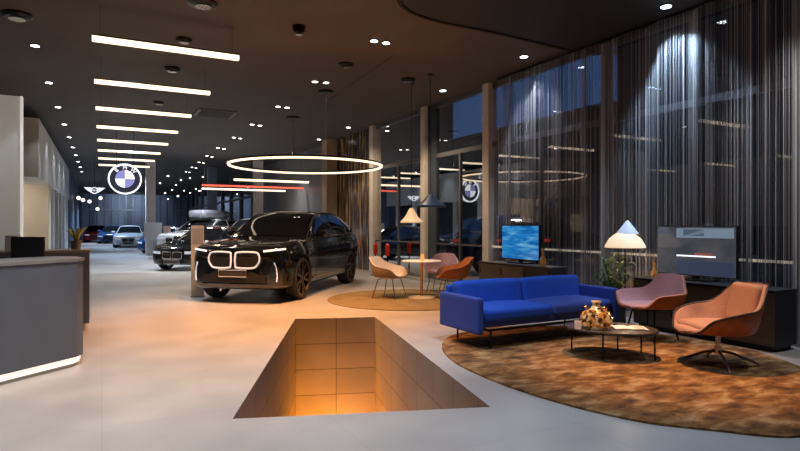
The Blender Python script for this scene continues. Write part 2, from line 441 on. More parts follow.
# outside
struct('ground',MB().box(WU+.16,80,-30,120,-.1,-.02),M_ground)
def outbuilding(name,label,v0,v1,h,win):
    vc=(v0+v1)/2
    t=thing(name,label,'building',(30,vc,0))
    MB().box(-2,2,v0-vc,v1-vc,0,h).obj('wall',M_build,t)
    for i in range(win):
        y=v0-vc+2+i*4
        MB().box(-2.03,-2.0,y,y+1.4,1.0,2.2).obj('window',mat('dim window',(.02,.02,.02),.2,emit=(1,.75,.4),es=.10),t)
    MB().box(-2.2,2.2,v0-vc-.1,v1-vc+.1,h,h+.15).obj('roof',M_build,t)
outbuilding('building','tall unlit building across the lot behind the string curtains',-30,24.5,30,5)
outbuilding('building','low unlit building across the lot under the blue dusk sky',25,48.5,9.0,4)
outbuilding('building','tall dark building far left outside the farthest windows',49,110,30,0)

# ------------------------------------------------------------------ lights fittings
# linear pendants
ordn=['nearest','second nearest','third nearest','fourth nearest','fifth nearest','sixth nearest','seventh nearest','farthest']
def linear(name,label,u0,u1,v,z,m,group=None,th=.045):
    t=thing(name,label,'ceiling light',((u0+u1)/2,v,z),0,group)
    L=(u1-u0)/2
    MB().box(-L,L,-th,th,-.035,.03).obj('light_bar',m,t)
    MB().box(-L-.005,L+.005,-th-.004,th+.004,.03,.05).obj('housing',M_black,t)
    for s in (-1,1):
        MB().tube([(s*(L-.1),0,.05),(s*(L-.1),0,CZ-z)],.004,5).obj('suspension_wire',M_steel,t)
    return t
for k in range(8):
    linear('linear_pendant_light','%s warm white linear bar light in the row hung over the left walkway'%ordn[k],-.12,1.88,8.94+2.64*k,4.02,M_led,'bar lights over the walkway')
for k,v in enumerate((12.1,15.0,17.9,20.6)):
    linear('linear_pendant_light','%s bar light of the second row beyond the left partition'%ordn[k],-9.4,-7.4,v,4.02,M_led,'bar lights beyond the partition')
def farbar(px0,px1,py,z,name,label,m):
    Y=F*(z-H0)/(225.5-py); u,v=dp(px0,Y)
    L=(px1-px0)/F*Y/ (CT+ST*(px1-400)/F)
    return linear(name,label,u,u+L,v,z,m,None,.05)
farbar(234,296,179.5,2.95,'linear_pendant_light','warm white bar light hung behind the ring light, highest of the far three',M_led)
farbar(202,285,185,2.95,'linear_pendant_light','red glowing bar light hung above the cars behind the dark suv',M_red)
farbar(202,268,188.5,2.95,'linear_pendant_light','warm white bar light hung just below the red bar light',M_led)

# ring chandelier
def ring():
    u,v=dp(306.5,13.3); R=1.76; z=2.82
    t=thing('ring_chandelier','large warm white glowing ring chandelier hung above the dark suv','ceiling light',(u,v,z))
    pts=[(R*math.cos(2*PI*k/96),R*math.sin(2*PI*k/96),0) for k in range(96)]
    MB().tube(pts,.032,8,closed=True).obj('light_ring',M_ring,t,smooth=True)
    prof=[(R-.034,.01),(R-.034,.045),(R+.034,.045),(R+.034,.01)]
    MB().lathe(prof,96).obj('housing',M_black,t)
    cx,cy=fl(326,91,CZ); cx-=u; cy-=v
    MB().lathe([(0,CZ-z),(.17,CZ-z),(.17,CZ-z-.05),(0,CZ-z-.05)],24,(cx,cy,0)).obj('canopy',M_black,t)
    zz=.55
    MB().tube([(cx,cy,CZ-z-.05),(cx,cy,zz)],.012,8).obj('cord',M_steel,t)
    for a in (.3,2.4,4.5):
        MB().tube([(cx,cy,zz),(R*math.cos(a),R*math.sin(a),.04)],.003,5).obj('suspension_wire',M_steel,t)
ring()
def canopy_cord():
    u,v=fl(293,117,CZ)
    t=thing('cord_pendant','slim drop cord with round canopy hung behind the ring light','pendant',(u,v,CZ))
    MB().lathe([(0,0),(.19,0),(.19,-.05),(0,-.05)],24).obj('canopy',M_black,t)
    MB().tube([(0,0,-.05),(0,0,-1.0)],.012,8).obj('cord',M_steel,t)
    MB().lathe([(0,-1.0),(.035,-1.0),(.035,-1.12),(0,-1.12)],12).obj('weight',M_chrome,t)
canopy_cord()

# recessed spots
def spotlight_fixture(px,py,label,m,r=.075,group=None,z=CZ):
    u,v=fl(px,py,z)
    t=thing('recessed_spotlight',label,'ceiling light',(u,v,z-.001),0,group)
    MB().lathe([(r*.72,0),(r,0),(r,-.012),(r*.72,-.018)],20).obj('trim_ring',M_blackp,t)
    MB().lathe([(0,-.006),(r*.75,-.006),(r*.75,-.02),(0,-.03)],20).obj('lens',m,t)
    return u,v
left=[(34,45),(51,83),(61,108),(68,125),(73.5,139),(78,148),(80.5,155),(83.5,162),(86,167),(87.5,171.5)]
o2=['nearest','second nearest','third nearest','fourth nearest','fifth nearest','sixth nearest','seventh nearest','eighth nearest','ninth nearest','farthest']
LS=[]
for k in range(10):
    v=11.4+2.82*k; u=-1.0
    Y=u*ST+v*CT; X=u*CT-v*ST
    px=400+F*X/Y; py=225.5-F*(CZ-H0)/Y
    LS.append(spotlight_fixture(px,py,'%s recessed spotlight in the row beside the left white wall'%o2[k],M_cool if k<2 else M_warmspot,.085,'spotlights along the left wall'))
pairs=[(374,40,386,42),(315,81,326,82),(278,106,287,107),(252,124,260,125),(234,137,240,138),(218,147.5,224,148.5),(207,155.5,212,156.5),(199,162,203.5,162.6),(192,167,196,167.6),(186,171.5,189.5,172)]
for k,(a,b,c,d) in enumerate(pairs):
    m=M_cool if k==0 else M_warmspot
    spotlight_fixture(a,b,'left lamp of the %s pair of recessed spotlights in the central ceiling row'%o2[k],m,.08,'paired spotlights in the ceiling')
    spotlight_fixture(c,d,'right lamp of the %s pair of recessed spotlights in the central ceiling row'%o2[k],m,.08,'paired spotlights in the ceiling')
for px,py,lb,m in ((524,56,'bright cool recessed spotlight just below the curved black ceiling edge',M_cool),(443,90,'cool recessed spotlight in the ceiling before the tall middle window column',M_cool),
    (387,126,'recessed spotlight in the ceiling nearest the far slim window column',M_warmspot),(348.5,127,'recessed spotlight above the right side of the ring light',M_warmspot),(319,139,'small recessed spotlight above the middle of the ring light',M_warmspot),
    (666,5.5,'bright cool recessed spotlight in the black ceiling close to the string curtain',M_cool)):
    spotlight_fixture(px,py,lb,m,.09,z=CZ-(.05 if px==666 else 0))
# many tiny far spots toward the back of the hall
far=[(168,176),(176,181),(160,183),(184,186),(172,190),(190,178),(196,182),(181,174),(165,193),(155,189),(203,175),(178,196),(190,193),(168,199),(199,189),(152,197)]
for i,(px,py) in enumerate(far):
    Y=26+ (i*7%11)*2.3; u,v=dp(px,Y); z=min(CZ-.06,H0+(225.5-py)/F*Y)
    t=thing('hanging_spotlight','tiny bright hanging spotlight far back above the rows of white cars','ceiling light',(u,v,z),0,'tiny far spotlights above the cars')
    MB().lathe([(0,.02),(.035,.02),(.042,-.02),(0,-.03)],12).obj('lens',M_warmspot,t)
    MB().tube([(0,0,.03),(0,0,CZ-z)],.006,5).obj('cord',M_black,t)
for i,(px,py) in enumerate(((78.5,198),(83,200),(89.5,201.5),(100.5,198),(97.5,209))):
    Y=36+i; u,v=dp(px,Y); z=H0+(225.5-py)/F*Y
    lb=('leftmost','second from left','third from left','rightmost','lowest')[i]+' of the five small warm globe pendants above the red car'
    t=thing('globe_pendant',lb,'pendant',(u,v,z),0,'globe pendants above the red car')
    mb=MB(); mb.lathe([(.001,-.12),(.06,-.10),(.105,-.06),(.12,0),(.105,.06),(.06,.10),(.001,.12)],16); mb.obj('globe',M_ledw,t,smooth=True)
    MB().tube([(0,0,.12),(0,0,CZ-z)],.008,5).obj('cord',M_black,t)

# ceiling fittings
def puck(px,py,label,r=.11,h=.06,name='smoke_detector',m=None,cat='smoke detector'):
    u,v=fl(px,py,CZ)
    t=thing(name,label,cat,(u,v,CZ))
    MB().lathe([(0,0),(r,0),(r,-h*.4),(r*.8,-h*.9),(0,-h*.9)],20).obj('housing',m or M_black,t,smooth=True)
    MB().lathe([(r*.3,-h*.85),(r*.55,-h*1.15),(0,-h*1.15)],16).obj('lens',M_steel,t)
puck(17,14,'round dark ceiling speaker at top left above the white partition',.2,.07,'ceiling_speaker',cat='ceiling speaker')
puck(172,68,'round black ceiling speaker right of the second bar light',.15,.07,'ceiling_speaker',cat='ceiling speaker')
puck(184,39,'small round black ceiling detector near the right end of the nearest bar light',.13,.06)
puck(299,26,'black ceiling camera dome left of the brightest spotlight pair',.1,.12,'security_camera',cat='security camera')
puck(346,64,'round black ceiling speaker below the nearest spotlight pair',.15,.06,'ceiling_speaker',cat='ceiling speaker')
puck(408,79,'dark round ceiling detector left of the spotlight near the middle column',.16,.06)
puck(159,102,'small round ceiling detector right of the third bar light',.13,.06)
puck(203,3,'large dark ceiling projector housing cut by the top edge of view',.2,.05,'ceiling_speaker',cat='ceiling speaker')
u,v=fl(215,113,CZ)
t=thing('air_vent','square slotted ceiling air vent above the rows of cars','vent',(u,v,CZ))
MB().box(-.5,.5,-.5,.5,-.04,0).obj('frame',mat('vent frame',(.16,.14,.13),.6),t)
mb=MB()
for i in range(7): mb.box(-.42,.42,-.42+i*.13,-.37+i*.13,-.055,-.04)
mb.obj('louver',M_black,t)

# ------------------------------------------------------------------ signs
def text_mesh(s,size,name,m,parent,loc,rot,ext=.01,align='CENTER'):
    cu=bpy.data.curves.new(name,'FONT'); cu.body=s; cu.size=size; cu.extrude=ext; cu.align_x=align; cu.align_y='CENTER'
    o=bpy.data.objects.new(name,cu); COL.objects.link(o)
    dg=bpy.context.evaluated_depsgraph_get(); me=bpy.data.meshes.new_from_object(o.evaluated_get(dg))
    bpy.data.objects.remove(o); me.materials.clear(); me.materials.append(m)
    q=bpy.data.objects.new(name,me); COL.objects.link(q); q.parent=parent; q.location=loc; q.rotation_euler=rot
    return q
def roundel(parent,R,loc=(0,0,0),lit=True,letters=True,d=.06,bothsides=False):
    """disc facing local -y"""
    x,y,z=loc
    mw=mat('sign white',(.9,.9,.95),.4,emit=(.93,.95,1),es=1.3) if lit else mat('emblem white',(.8,.8,.8),.3)
    mk=mat('sign black',(.02,.02,.03),.3,emit=(.05,.05,.08),es=.5) if lit else M_blackp
    mb_=mat('sign blue',(.2,.2,.6),.4,emit=(.30,.29,.62),es=.9) if lit else mat('emblem blue',(.02,.15,.5),.3)
    MB().lathe([(R*.91,-d),(R,-d),(R,d),(R*.91,d)],48,(x,y,z),axis='y').obj('outer_ring',mw,parent)
    MB().lathe([(0,-d*.6),(R*.88,-d*.6),(R*.88,d*.6),(0,d*.6)],48,(x,y,z),axis='y').obj('black_disc',mk,parent)
    for q in range(4):
        m=(mw,mb_)[(q)%2] if True else mw
        MB().lathe([(0.001,-d*.95),(R*.57,-d*.95),(R*.57,-d*.6),(0.001,-d*.6)],12,(x,y,z),axis='y',a0=q*PI/2,a1=(q+1)*PI/2).obj('quadrant',m,parent)
    if letters:
        for ch,a in (('B',42),('M',0),('W',-42)):
            r=R*.725; A=math.radians(a)
            text_mesh(ch,R*.34,'letter',mw,parent,(x-math.sin(A)*r,y-d*.75,z+math.cos(A)*r),(PI/2,-A,0),.008)
u,v=dp(125,18.5)
t=thing('round_sign','round glowing blue and white car maker sign hung from the ceiling','sign',(u,v,2.94),-.05)
roundel(t,.50)
for s in (-.25,.25): MB().tube([(s,0,.42),(s,0,CZ-2.94)],.008,6).obj('suspension_rod',M_black,t)
u,v=dp(94.5,24); R=.14; zc=H0+(225.5-190.5)/F*24
t=thing('winged_sign','white glowing winged car maker sign hung left of the round sign','sign',(u,v,zc))
mws=mat('sign white',(.9,.9,.95))
MB().lathe([(R*.78,-.03),(R,-.03),(R,.03),(R*.78,.03)],32,axis='y').obj('outer_ring',mws,t)
MB().lathe([(0,-.01),(R*.78,-.01),(R*.78,.01),(0,.01)],32,axis='y').obj('black_disc',mat('sign black',()),t)
text_mesh('MINI',.105,'letter',mws,t,(0,-.02,0),(PI/2,0,0),.006)
for s in (-1,1):
    mb=MB()
    for k,(zz,L) in enumerate(((.105,.40),(.06,.36),(.015,.31),(-.03,.25),(-.075,.18))):
        x0=math.sqrt(max(0,(R+.015)**2-zz**2)); xs=[s*x0,s*L,s*(L-.05),s*x0]
        zs=[zz+.017,zz+.017,zz-.015,zz-.015]
        mb.add([(x,-.02,z) for x,z in zip(xs,zs)]+[(x,.02,z) for x,z in zip(xs,zs)],[(0,1,2,3),(7,6,5,4),(0,4,5,1),(1,5,6,2),(2,6,7,3),(3,7,4,0)])
    mb.obj('wing',mws,t)
MB().tube([(0,0,.14),(0,0,CZ-zc)],.008,6).obj('suspension_rod',M_black,t)
# totem
u,v=fl(197.5,297)
t=thing('info_totem','slim beige information pillar standing at the nose of the dark suv','sign pillar',(u,v,0),-.12)
MB().box(-.12,.12,-.05,.05,.02,1.42).obj('body',M_totem,t,bevel=.006)
MB().box(-.13,.13,-.06,.06,0,.02).obj('base',M_steel,t)
MB().box(-.10,.10,-.054,-.05,1.05,1.36).obj('panel',mat('totem panel',(.28,.24,.21),.3),t)
u,v=fl(153,258)
t=thing('display_board','grey display board on a thin post left of the black car','sign',(u,v,0),-TH)
MB().box(-.38,.38,-.02,.02,.78,1.55).obj('panel',mat('board grey',(.5,.5,.52),.5),t)
MB().tube([(0,0.03,0),(0,0.03,1.05)],.03,8).obj('post',M_steel,t)
MB().lathe([(0,0),(.2,0),(.2,.02),(0,.025)],20).obj('base',M_steel,t)
u,v=fl(167,258)
t=thing('display_board','small pinkish display board behind the bonnet of the black car','sign',(u,v,0),-TH)
MB().box(-.15,.15,-.02,.02,.75,1.40).obj('panel',mat('board pink',(.42,.3,.26),.5),t)
MB().tube([(0,0,0),(0,0,.88)],.025,8).obj('post',M_steel,t)

# ------------------------------------------------------------------ cars
def mono(tab,x):
    """smooth monotone interpolation in a table"""
    n=len(tab)
    if x<=tab[0][0]: return tab[0][1]
    if x>=tab[-1][0]: return tab[-1][1]
    i=0
    while tab[i+1][0]<x: i+=1
    def sl(k): return (tab[k+1][1]-tab[k][1])/(tab[k+1][0]-tab[k][0])
    def tg(k):
        if k==0: return sl(0)
        if k==n-1: return sl(n-2)
        a,b=sl(k-1),sl(k)
        return 0 if a*b<=0 else 2*a*b/(a+b)
    x0,y0=tab[i]; x1,y1=tab[i+1]; h=x1-x0; t=(x-x0)/h; m0,m1=tg(i)*h,tg(i+1)*h
    return (2*t**3-3*t*t+1)*y0+(t**3-2*t*t+t)*m0+(-2*t**3+3*t*t)*y1+(t**3-t*t)*m1
SUV=dict(L=5.11,W=2.0,H=1.755,wr=.405,wx=(.93,4.035),
 top=[(0,.84),(.02,.95),(.08,1.02),(.25,1.075),(.7,1.125),(1.2,1.165),(1.6,1.19),(2.4,1.19),(3.5,1.21),(4.5,1.235),(4.9,1.2),(5.05,1.05),(5.11,.85)],
 bot=[(0,.36),(.06,.27),(.4,.23),(.9,.22),(4.2,.24),(4.9,.34),(5.11,.5)],
 wid=[(0,.78),(.03,.85),(.12,.915),(.35,.965),(.93,1.0),(1.7,.965),(3.1,.965),(4.0,1.0),(4.7,.96),(5.0,.88),(5.11,.78)],
 roof=[(1.38,1.17),(1.75,1.42),(2.15,1.64),(2.45,1.72),(2.9,1.755),(3.5,1.745),(4.1,1.68),(4.5,1.55),(4.8,1.36),(4.98,1.2)],
 rw=[(1.38,.84),(1.8,.76),(2.2,.70),(2.8,.665),(4.1,.64),(4.6,.68),(4.98,.8)],ws=(1.45,2.28),rg=(4.3,4.9),doors=(2.05,3.0,3.9))
SEDAN=dict(L=4.75,W=1.86,H=1.43,wr=.34,wx=(.85,3.7),
 top=[(0,.58),(.03,.66),(.12,.72),(.35,.79),(.8,.86),(1.3,.92),(1.8,.93),(3.5,.96),(4.1,1.0),(4.5,.98),(4.68,.88),(4.75,.7)],
 bot=[(0,.26),(.06,.2),(.5,.17),(4.2,.19),(4.6,.28),(4.75,.42)],
 wid=[(0,.66),(.04,.76),(.15,.84),(.4,.90),(.85,.93),(1.6,.91),(3,.91),(3.7,.93),(4.4,.88),(4.65,.8),(4.75,.68)],
 roof=[(1.3,.91),(1.7,1.13),(2.1,1.33),(2.4,1.41),(2.7,1.43),(3.2,1.39),(3.7,1.25),(4.05,1.1),(4.3,.98)],
 rw=[(1.3,.78),(1.7,.7),(2.2,.62),(2.8,.58),(3.5,.58),(4.3,.72)],ws=(1.36,2.2),rg=(3.3,4.1),doors=(1.95,2.85,3.6))
HATCH=dict(L=4.1,W=1.8,H=1.45,wr=.33,wx=(.75,3.3),
 top=[(0,.6),(.03,.7),(.12,.78),(.35,.85),(.8,.92),(1.2,.95),(1.8,.97),(3.5,1.0),(3.9,.97),(4.05,.85),(4.1,.65)],
 bot=[(0,.26),(.06,.2),(.5,.17),(3.6,.19),(4.0,.28),(4.1,.42)],
 wid=[(0,.66),(.04,.76),(.15,.83),(.4,.87),(.75,.9),(1.6,.88),(3,.88),(3.3,.9),(3.8,.86),(4.0,.8),(4.1,.68)],
 roof=[(1.1,.94),(1.5,1.2),(1.8,1.38),(2.1,1.44),(2.6,1.45),(3.2,1.41),(3.6,1.28),(3.95,1.0)],
 rw=[(1.1,.76),(1.5,.7),(2.0,.62),(2.8,.6),(3.5,.62),(3.95,.72)],ws=(1.16,1.95),rg=(3.45,3.9),doors=(1.7,2.6,3.2))
MIDSUV=dict(SUV); MIDSUV.update(H=1.68)
CARMESH={}
def wheel(parent,x,y,r,side,rimm,spokes=5,w=.27):
    o=bpy.data.objects.new('wheel',None); COL.objects.link(o); o.parent=parent; o.location=(x,y,r); o.empty_display_size=.1
    hw=w/2; ri=r*.80
    MB().lathe([(ri,-hw*.9),(r*.93,-hw),(r*.985,-hw*.8),(r,-hw*.4),(r,hw*.4),(r*.985,hw*.8),(r*.93,hw),(ri,hw*.9)],40,axis='y').obj('tyre',M_tyre,o,smooth=True)
    mb=MB(); s=side
    mb.lathe([(ri,s*hw*.85),(ri*.95,s*hw*.9),(ri*.93,s*hw*.5),(ri*.93,-s*hw*.8),(ri,-s*hw*.9)],40,axis='y')
    mb.lathe([(0.001,s*hw*.78),(r*.13,s*hw*.78),(r*.16,s*hw*.6),(r*.16,s*hw*.2),(0.001,s*hw*.2)],20,axis='y')
    for k in range(spokes):
        for dv in (-.2,.2):
            a=2*PI*k/spokes+dv*.35; b=2*PI*k/spokes+dv*1.25
            p0=Vector((math.cos(a)*r*.12,0,math.sin(a)*r*.12)); p1=Vector((math.cos(b)*ri*.95,0,math.sin(b)*ri*.95))
            d=(p1-p0).normalized(); n=Vector((-d.z,0,d.x))
            y0,y1=s*hw*.55,s*hw*.82
            q=[p0-n*r*.04,p0+n*r*.04,p1+n*r*.06,p1-n*r*.06]
            mb.add([(p.x,y1,p.z) for p in q]+[(p.x,y0,p.z) for p in q],[(0,1,2,3),(7,6,5,4),(0,4,5,1),(1,5,6,2),(2,6,7,3),(3,7,4,0)])
    mb.obj('rim',rimm,o)
    MB().lathe([(0.001,s*hw*.1),(r*.55,s*hw*.1),(r*.55,0),(0.001,0)],28,axis='y').obj('brake_disc',mat('brake disc',(.12,.11,.1),.4,.8),o)
    return o
def car(label,P,paint,u,v,heading,detail=1,group=None,name='car',rimm=None,lit=False,kidney=False,roofbox=False):
    """local x runs from nose (0) to tail (L); heading = direction the nose points at, in building axes"""
    ang=math.atan2(-heading[1],-heading[0]); L=P['L']
    t=thing(name,label,'car',(u,v,0),ang,group)
    Z=Matrix.Translation((-L/2,0,0))
    def sec(x):
        w=mono(P['wid'],x); zb=mono(P['bot'],x); zt=mono(P['top'],x); hgt=zt-zb
        return [(0,zb),(.78*w,zb),(.90*w,zb+.02),(.965*w,zb+.07),(.985*w,zb+hgt*.30),(w*.995,zb+hgt*.48),(w,zb+hgt*.62),(w*.985,zb+hgt*.76),(w*.965,zb+hgt*.84),(w*.925,zt-.045),(w*.87,zt-.012),(w*.80,zt),(w*.6,zt+.012),(w*.3,zt+.022),(0,zt+.025)]
    key=(id(P),)
    ns=70
    xs=[0,.008,.02,.04,.07,.11,.16]+[.22+(L-.22-.2)*i/ns for i in range(ns+1)]+[L-.14,L-.09,L-.05,L-.02,L]
    mb=MB(); vs=[]; fs=[]; m=None
    for x in xs:
        s=sec(x); full=[(y,z) for y,z in s]+[(-y,z) for y,z in reversed(s[1:-1])]
        m=len(full); w=mono(P['wid'],x)
        for y,z in full:
            # plan curvature of nose and tail
            bow=.14*(y/ (P['W']/2))**2
            k=max(0,1-x/.5); kt=max(0,1-(L-x)/.5)
            vs.append((x+bow*k-bow*kt - L/2, y, z))
    for i in range(len(xs)-1):
        for k in range(m): fs.append((i*m+k,i*m+(k+1)%m,(i+1)*m+(k+1)%m,(i+1)*m+k))
    # end caps as strips
    for i0,flip in ((0,False),((len(xs)-1)*m,True)):
        h=m//2
        for k in range(h):
            a,b=i0+k,i0+k+1; c,d=i0+(m-k-1)%m,i0+(m-k)%m
            f=[a,b,c,d] if k>0 else [a,b,c]
            if k==h-1: f=[a,b,d]
            fs.append(tuple(dict.fromkeys(f)))
    mb.add(vs,fs)
    body=mb.obj('body',[paint,M_clad],t,smooth=False)
    # wheel arches: boolean with temporary cutters, then removed
    cut=MB()
    for wx in P['wx']:
        for s in (-1,1):
            y0,y1=s*(P['W']/2-.36),s*(P['W']/2+.2)
            cut.lathe([(0.001,y0),(P['wr']+.045,y0),(P['wr']+.045,y1),(0.001,y1)],48,(wx-L/2,0,P['wr']+.015),axis='y')
    co=cut.obj('cutter_tmp',M_clad)
    md=body.modifiers.new('b','BOOLEAN'); md.object=co; md.operation='DIFFERENCE'; md.solver='EXACT'
    t_loc,t_rot=t.location.copy(),t.rotation_euler.copy()
    t.location=(0,0,0); t.rotation_euler=(0,0,0)
    bpy.context.view_layer.update()
    dg=bpy.context.evaluated_depsgraph_get(); me=bpy.data.meshes.new_from_object(body.evaluated_get(dg))
    t.location=t_loc; t.rotation_euler=t_rot
    body.modifiers.clear(); body.data=me; bpy.data.objects.remove(co)
    me.materials.clear(); me.materials.append(paint); me.materials.append(M_clad)
    for p in me.polygons:
        c=p.center; p.material_index=0
        for wx in P['wx']:
            if math.hypot(c.x+L/2-wx,c.z-P['wr']-.015)<P['wr']+.055 and abs(c.y)<P['W']/2-.03 and c.z<P['wr']*2.3: p.material_index=1
    for p in me.polygons: p.use_smooth=True
    me.set_sharp_from_angle(angle=math.radians(32))
    # cabin
    R0,R1=P['roof'][0][0],P['roof'][-1][0]
    def belt(x): return mono(P['wid'],x)*.915, mono(P['top'],x)-.03
    def side(x,tt,off=0,s=1):
        wb,zb=belt(x); wt=mono(P['rw'],x); zr=max(mono(P['roof'],x)-.05,zb+.01)
        bul=.025*math.sin(PI*tt)
        y=wb+(wt-wb)*tt+bul+off; z=zb+(zr-zb)*tt
        return (x-L/2,s*y,z+off*.4)
    def top(x,q,off=0):
        wt=mono(P['rw'],x); zr=mono(P['roof'],x); wb,zb=belt(x)
        z=zr-.05*abs(q)**3
        z=max(z,zb+.01)
        dz=(mono(P['roof'],min(x+.05,R1))-mono(P['roof'],max(x-.05,R0)))/.1
        n=math.hypot(1,dz)
        return (x-L/2-dz/n*off, q*wt, z+off/n)
    mb=MB(); n=40
    mb.grid(lambda a,b:side(R0+(R1-R0)*a,b,0,1),n,8); mb.grid(lambda a,b:side(R0+(R1-R0)*a,b,0,-1),n,8)
    mb.grid(lambda a,b:top(R0+(R1-R0)*a,2*b-1),n,14)
    mb.obj('roof',paint,t,smooth=True)
    w0,w1=P['ws']
    MB().grid(lambda a,b:top(w0+(w1-w0)*a,(2*b-1)*(.95-.02*a),.008),14,14).obj('windshield',M_autoglass,t,smooth=True)
    g0,g1=P['rg']
    MB().grid(lambda a,b:top(g0+(g1-g0)*a,(2*b-1)*.9,.008),10,10).obj('rear_window',M_autoglass,t,smooth=True)
    dA,dB,dC=P['doors']
    segs=[(dA-.32,dB-.04),(dB+.04,dC),(dC+.08,dC+.55)]
    for s in (-1,1):
        for (a0,a1) in segs:
            a1=min(a1,R1-.25)
            MB().grid(lambda a,b:side(a0+(a1-a0)*a,.10+.80*b,.010,s),10,8).obj('side_window',M_autoglass,t,smooth=True)
        if detail:
            xa,xb=segs[0][0]-.02,min(segs[-1][1],R1-.25)+.02
            pts=[side(xa+(xb-xa)*k/20,.93,.014,s) for k in range(21)]
            pts+= [side(xb,.93-.85*k/4,.014,s) for k in range(1,5)]
            pts+= [side(xb+(xa-xb)*k/20,.07,.014,s) for k in range(1,21)]
            MB().tube(pts,.009,6,closed=True).obj('window_trim',M_chrome,t,smooth=True)
            # a-pillar to roof highlight rail
            MB().tube([side(w0+(R1-.3-w0)*k/24,1.0,.006,s) for k in range(25)],.014,6).obj('roof_rail',M_black if not roofbox else M_chrome,t,smooth=True)
    # doors, handles, mirrors
    def skin(x,zz,off=.004,s=1):
        pr=sec(x)
        for (y0,z0),(y1,z1) in zip(pr[2:],pr[3:]):
            if z0<=zz<=z1: return (x-L/2, s*(y0+(y1-y0)*(zz-z0)/max(1e-6,z1-z0)+off), zz)
        return (x-L/2,s*(pr[5][0]+off),zz)
    for s in (-1,1):
        if detail:
            for dx in (dA-.35,dB,dC-.05 if dC<P['wx'][1]-.45 else P['wx'][1]-P['wr']-.1):
                z0=mono(P['bot'],dx)+.12; z1=mono(P['top'],dx)-.06
                MB().tube([skin(dx,z0+(z1-z0)*k/10,.0,s) for k in range(11)],.005,5).obj('door_seam',M_clad,t)
            for dx in (dB-.28,dC-.2):
                zz=mono(P['top'],dx)-.19
                x0,y0,z0=skin(dx,zz,.02,s)
                MB().box(x0-.11,x0+.11,min(y0-s*.03,y0+s*.008),max(y0-s*.03,y0+s*.008),z0-.014,z0+.014).obj('door_handle',paint if paint!=M_pblack else M_chrome,t,bevel=.006)
            pts=[skin(P['wx'][0]+P['wr']+.12+(P['wx'][1]-P['wx'][0]-2*P['wr']-.24)*k/12,mono(P['bot'],2)+.16,.006,s) for k in range(13)]
            MB().tube(pts,.018 if kidney else .01,6).obj('side_skirt',M_gold if kidney else M_clad,t)
        x0,y0,z0=side(dA-.22,.05,.0,s)
        mb=MB(); mb.puff(x0,y0+s*.13,z0+.08,.07,.12,.07,r=.05,puff=0,n=3); mb.box(x0-.03,x0+.03,min(y0-s*.02,y0+s*.06),max(y0-s*.02,y0+s*.06),z0,z0+.05)
        mb.obj('side_mirror',paint,t,smooth=True)
    for wx in P['wx']:
        for s in (-1,1): wheel(t,wx-L/2,s*(P['W']/2-.155),P['wr'],s,rimm or M_rims,5)
    # nose
    def nose(y,z,off=.01):   # front skin x for given y,z
        lo=0.0
        for i in range(200):
            x=lo+i*.004; w=mono(P['wid'],x); zb=mono(P['bot'],x); zt=mono(P['top'],x)
            if abs(y)<=w*.97 and zb<=z<=zt: break
        k=max(0,1-x/.5)
        return x+.14*(y/(P['W']/2))**2*k-L/2-off
    zt=mono(P['top'],.1); fw=P['wid'][1][1]
    kz0,kz1=(.655,.935) if kidney else (zt-.32,zt-.12)
    kw0,kw1=(.045,.50) if kidney else (.03,.34)
    for s in (-1,1):
        c=.09 if kidney else .04; c2=.05 if kidney else .03
        loop=[(kw0+c2,kz0),(kw1-c*1.3,kz0),(kw1-c*.3,kz0+c*.8),(kw1,kz0+(kz1-kz0)*.5),(kw1-c*.1,kz1-c*.7),(kw1-c*.9,kz1),(kw0+c2,kz1),(kw0,kz1-c2),(kw0,kz0+c2)]
        lp=catmull([(a,b,0) for a,b in loop],4)
        pts=[(nose(s*p.x,min(p.y,zt-.02),.015),s*p.x,p.y) for p in lp]
        if detail:
            MB().tube(pts,.017 if kidney else .012,8,closed=True).obj('grille_surround',M_kid if kidney else M_chrome,t,smooth=True)
        cx=sum(p[0] for p in pts)/len(pts)
        g=MB().add([(p[0]+.004,p[1],p[2]) for p in pts],[tuple(range(len(pts)))])
        for k in range(1,6):
            zz=kz0+(kz1-kz0)*k/6
            ys=[s*(kw0+.03),s*(kw1-.05)]
            g.add([(nose(ys[0],zz,.012),ys[0],zz-.006),(nose(ys[1],zz,.012),ys[1],zz-.006),(nose(ys[1],zz,.012),ys[1],zz+.006),(nose(ys[0],zz,.012),ys[0],zz+.006)],[(0,1,2,3)])
        g.obj('grille',M_clad,t,recalc=False)
        # headlights
        hz=.955 if kidney else zt-.14
        y0,y1=(kw1+.06,fw+.06) if kidney else (kw1+.08,fw+.10)
        hh=.018 if kidney else .045
        pts2=[(s*(y0+(y1-y0)*k/8)) for k in range(9)]
        mb=MB(); V=[]
        for k,y in enumerate(pts2):
            dz=.012*k/8*(3 if kidney else 1)
            xx=nose(y,min(hz+dz,zt-.01),.012)
            V+= [(xx,y,hz-hh*(1-.3*k/8)+dz),(xx,y,hz+hh+dz)]
        mb.add(V,[(2*k,2*k+2,2*k+3,2*k+1) for k in range(8)])
        mb.obj('headlight',M_lampw if (lit or kidney) else mat('headlamp dim',(.6,.62,.66),.15,emit=(.8,.85,1),es=.25),t,recalc=False)
        if kidney:
            mb=MB()
            V=[]
            for k in range(8):
                zc=.40+.05*k; y=s*(.80-.03*k/7+.02*math.sin(k*.5)); xx=nose(y,zc,.012)
                V+=[(xx,y-.012,zc),(xx,y+.014,zc+.01)]
            mb.add(V,[(2*k,2*k+1,2*k+3,2*k+2) for k in range(7)])
            mb.obj('fog_lamp',mat('lower lamp',(.7,.7,.7),.2,emit=(.8,.85,1),es=.5),t,recalc=False)
    # lower intake
    zi0=mono(P['bot'],.0)+.03; zi1=kz0-.06 if kidney else kz0-.05
    yw=fw*.72
    mb=MB(); V=[]
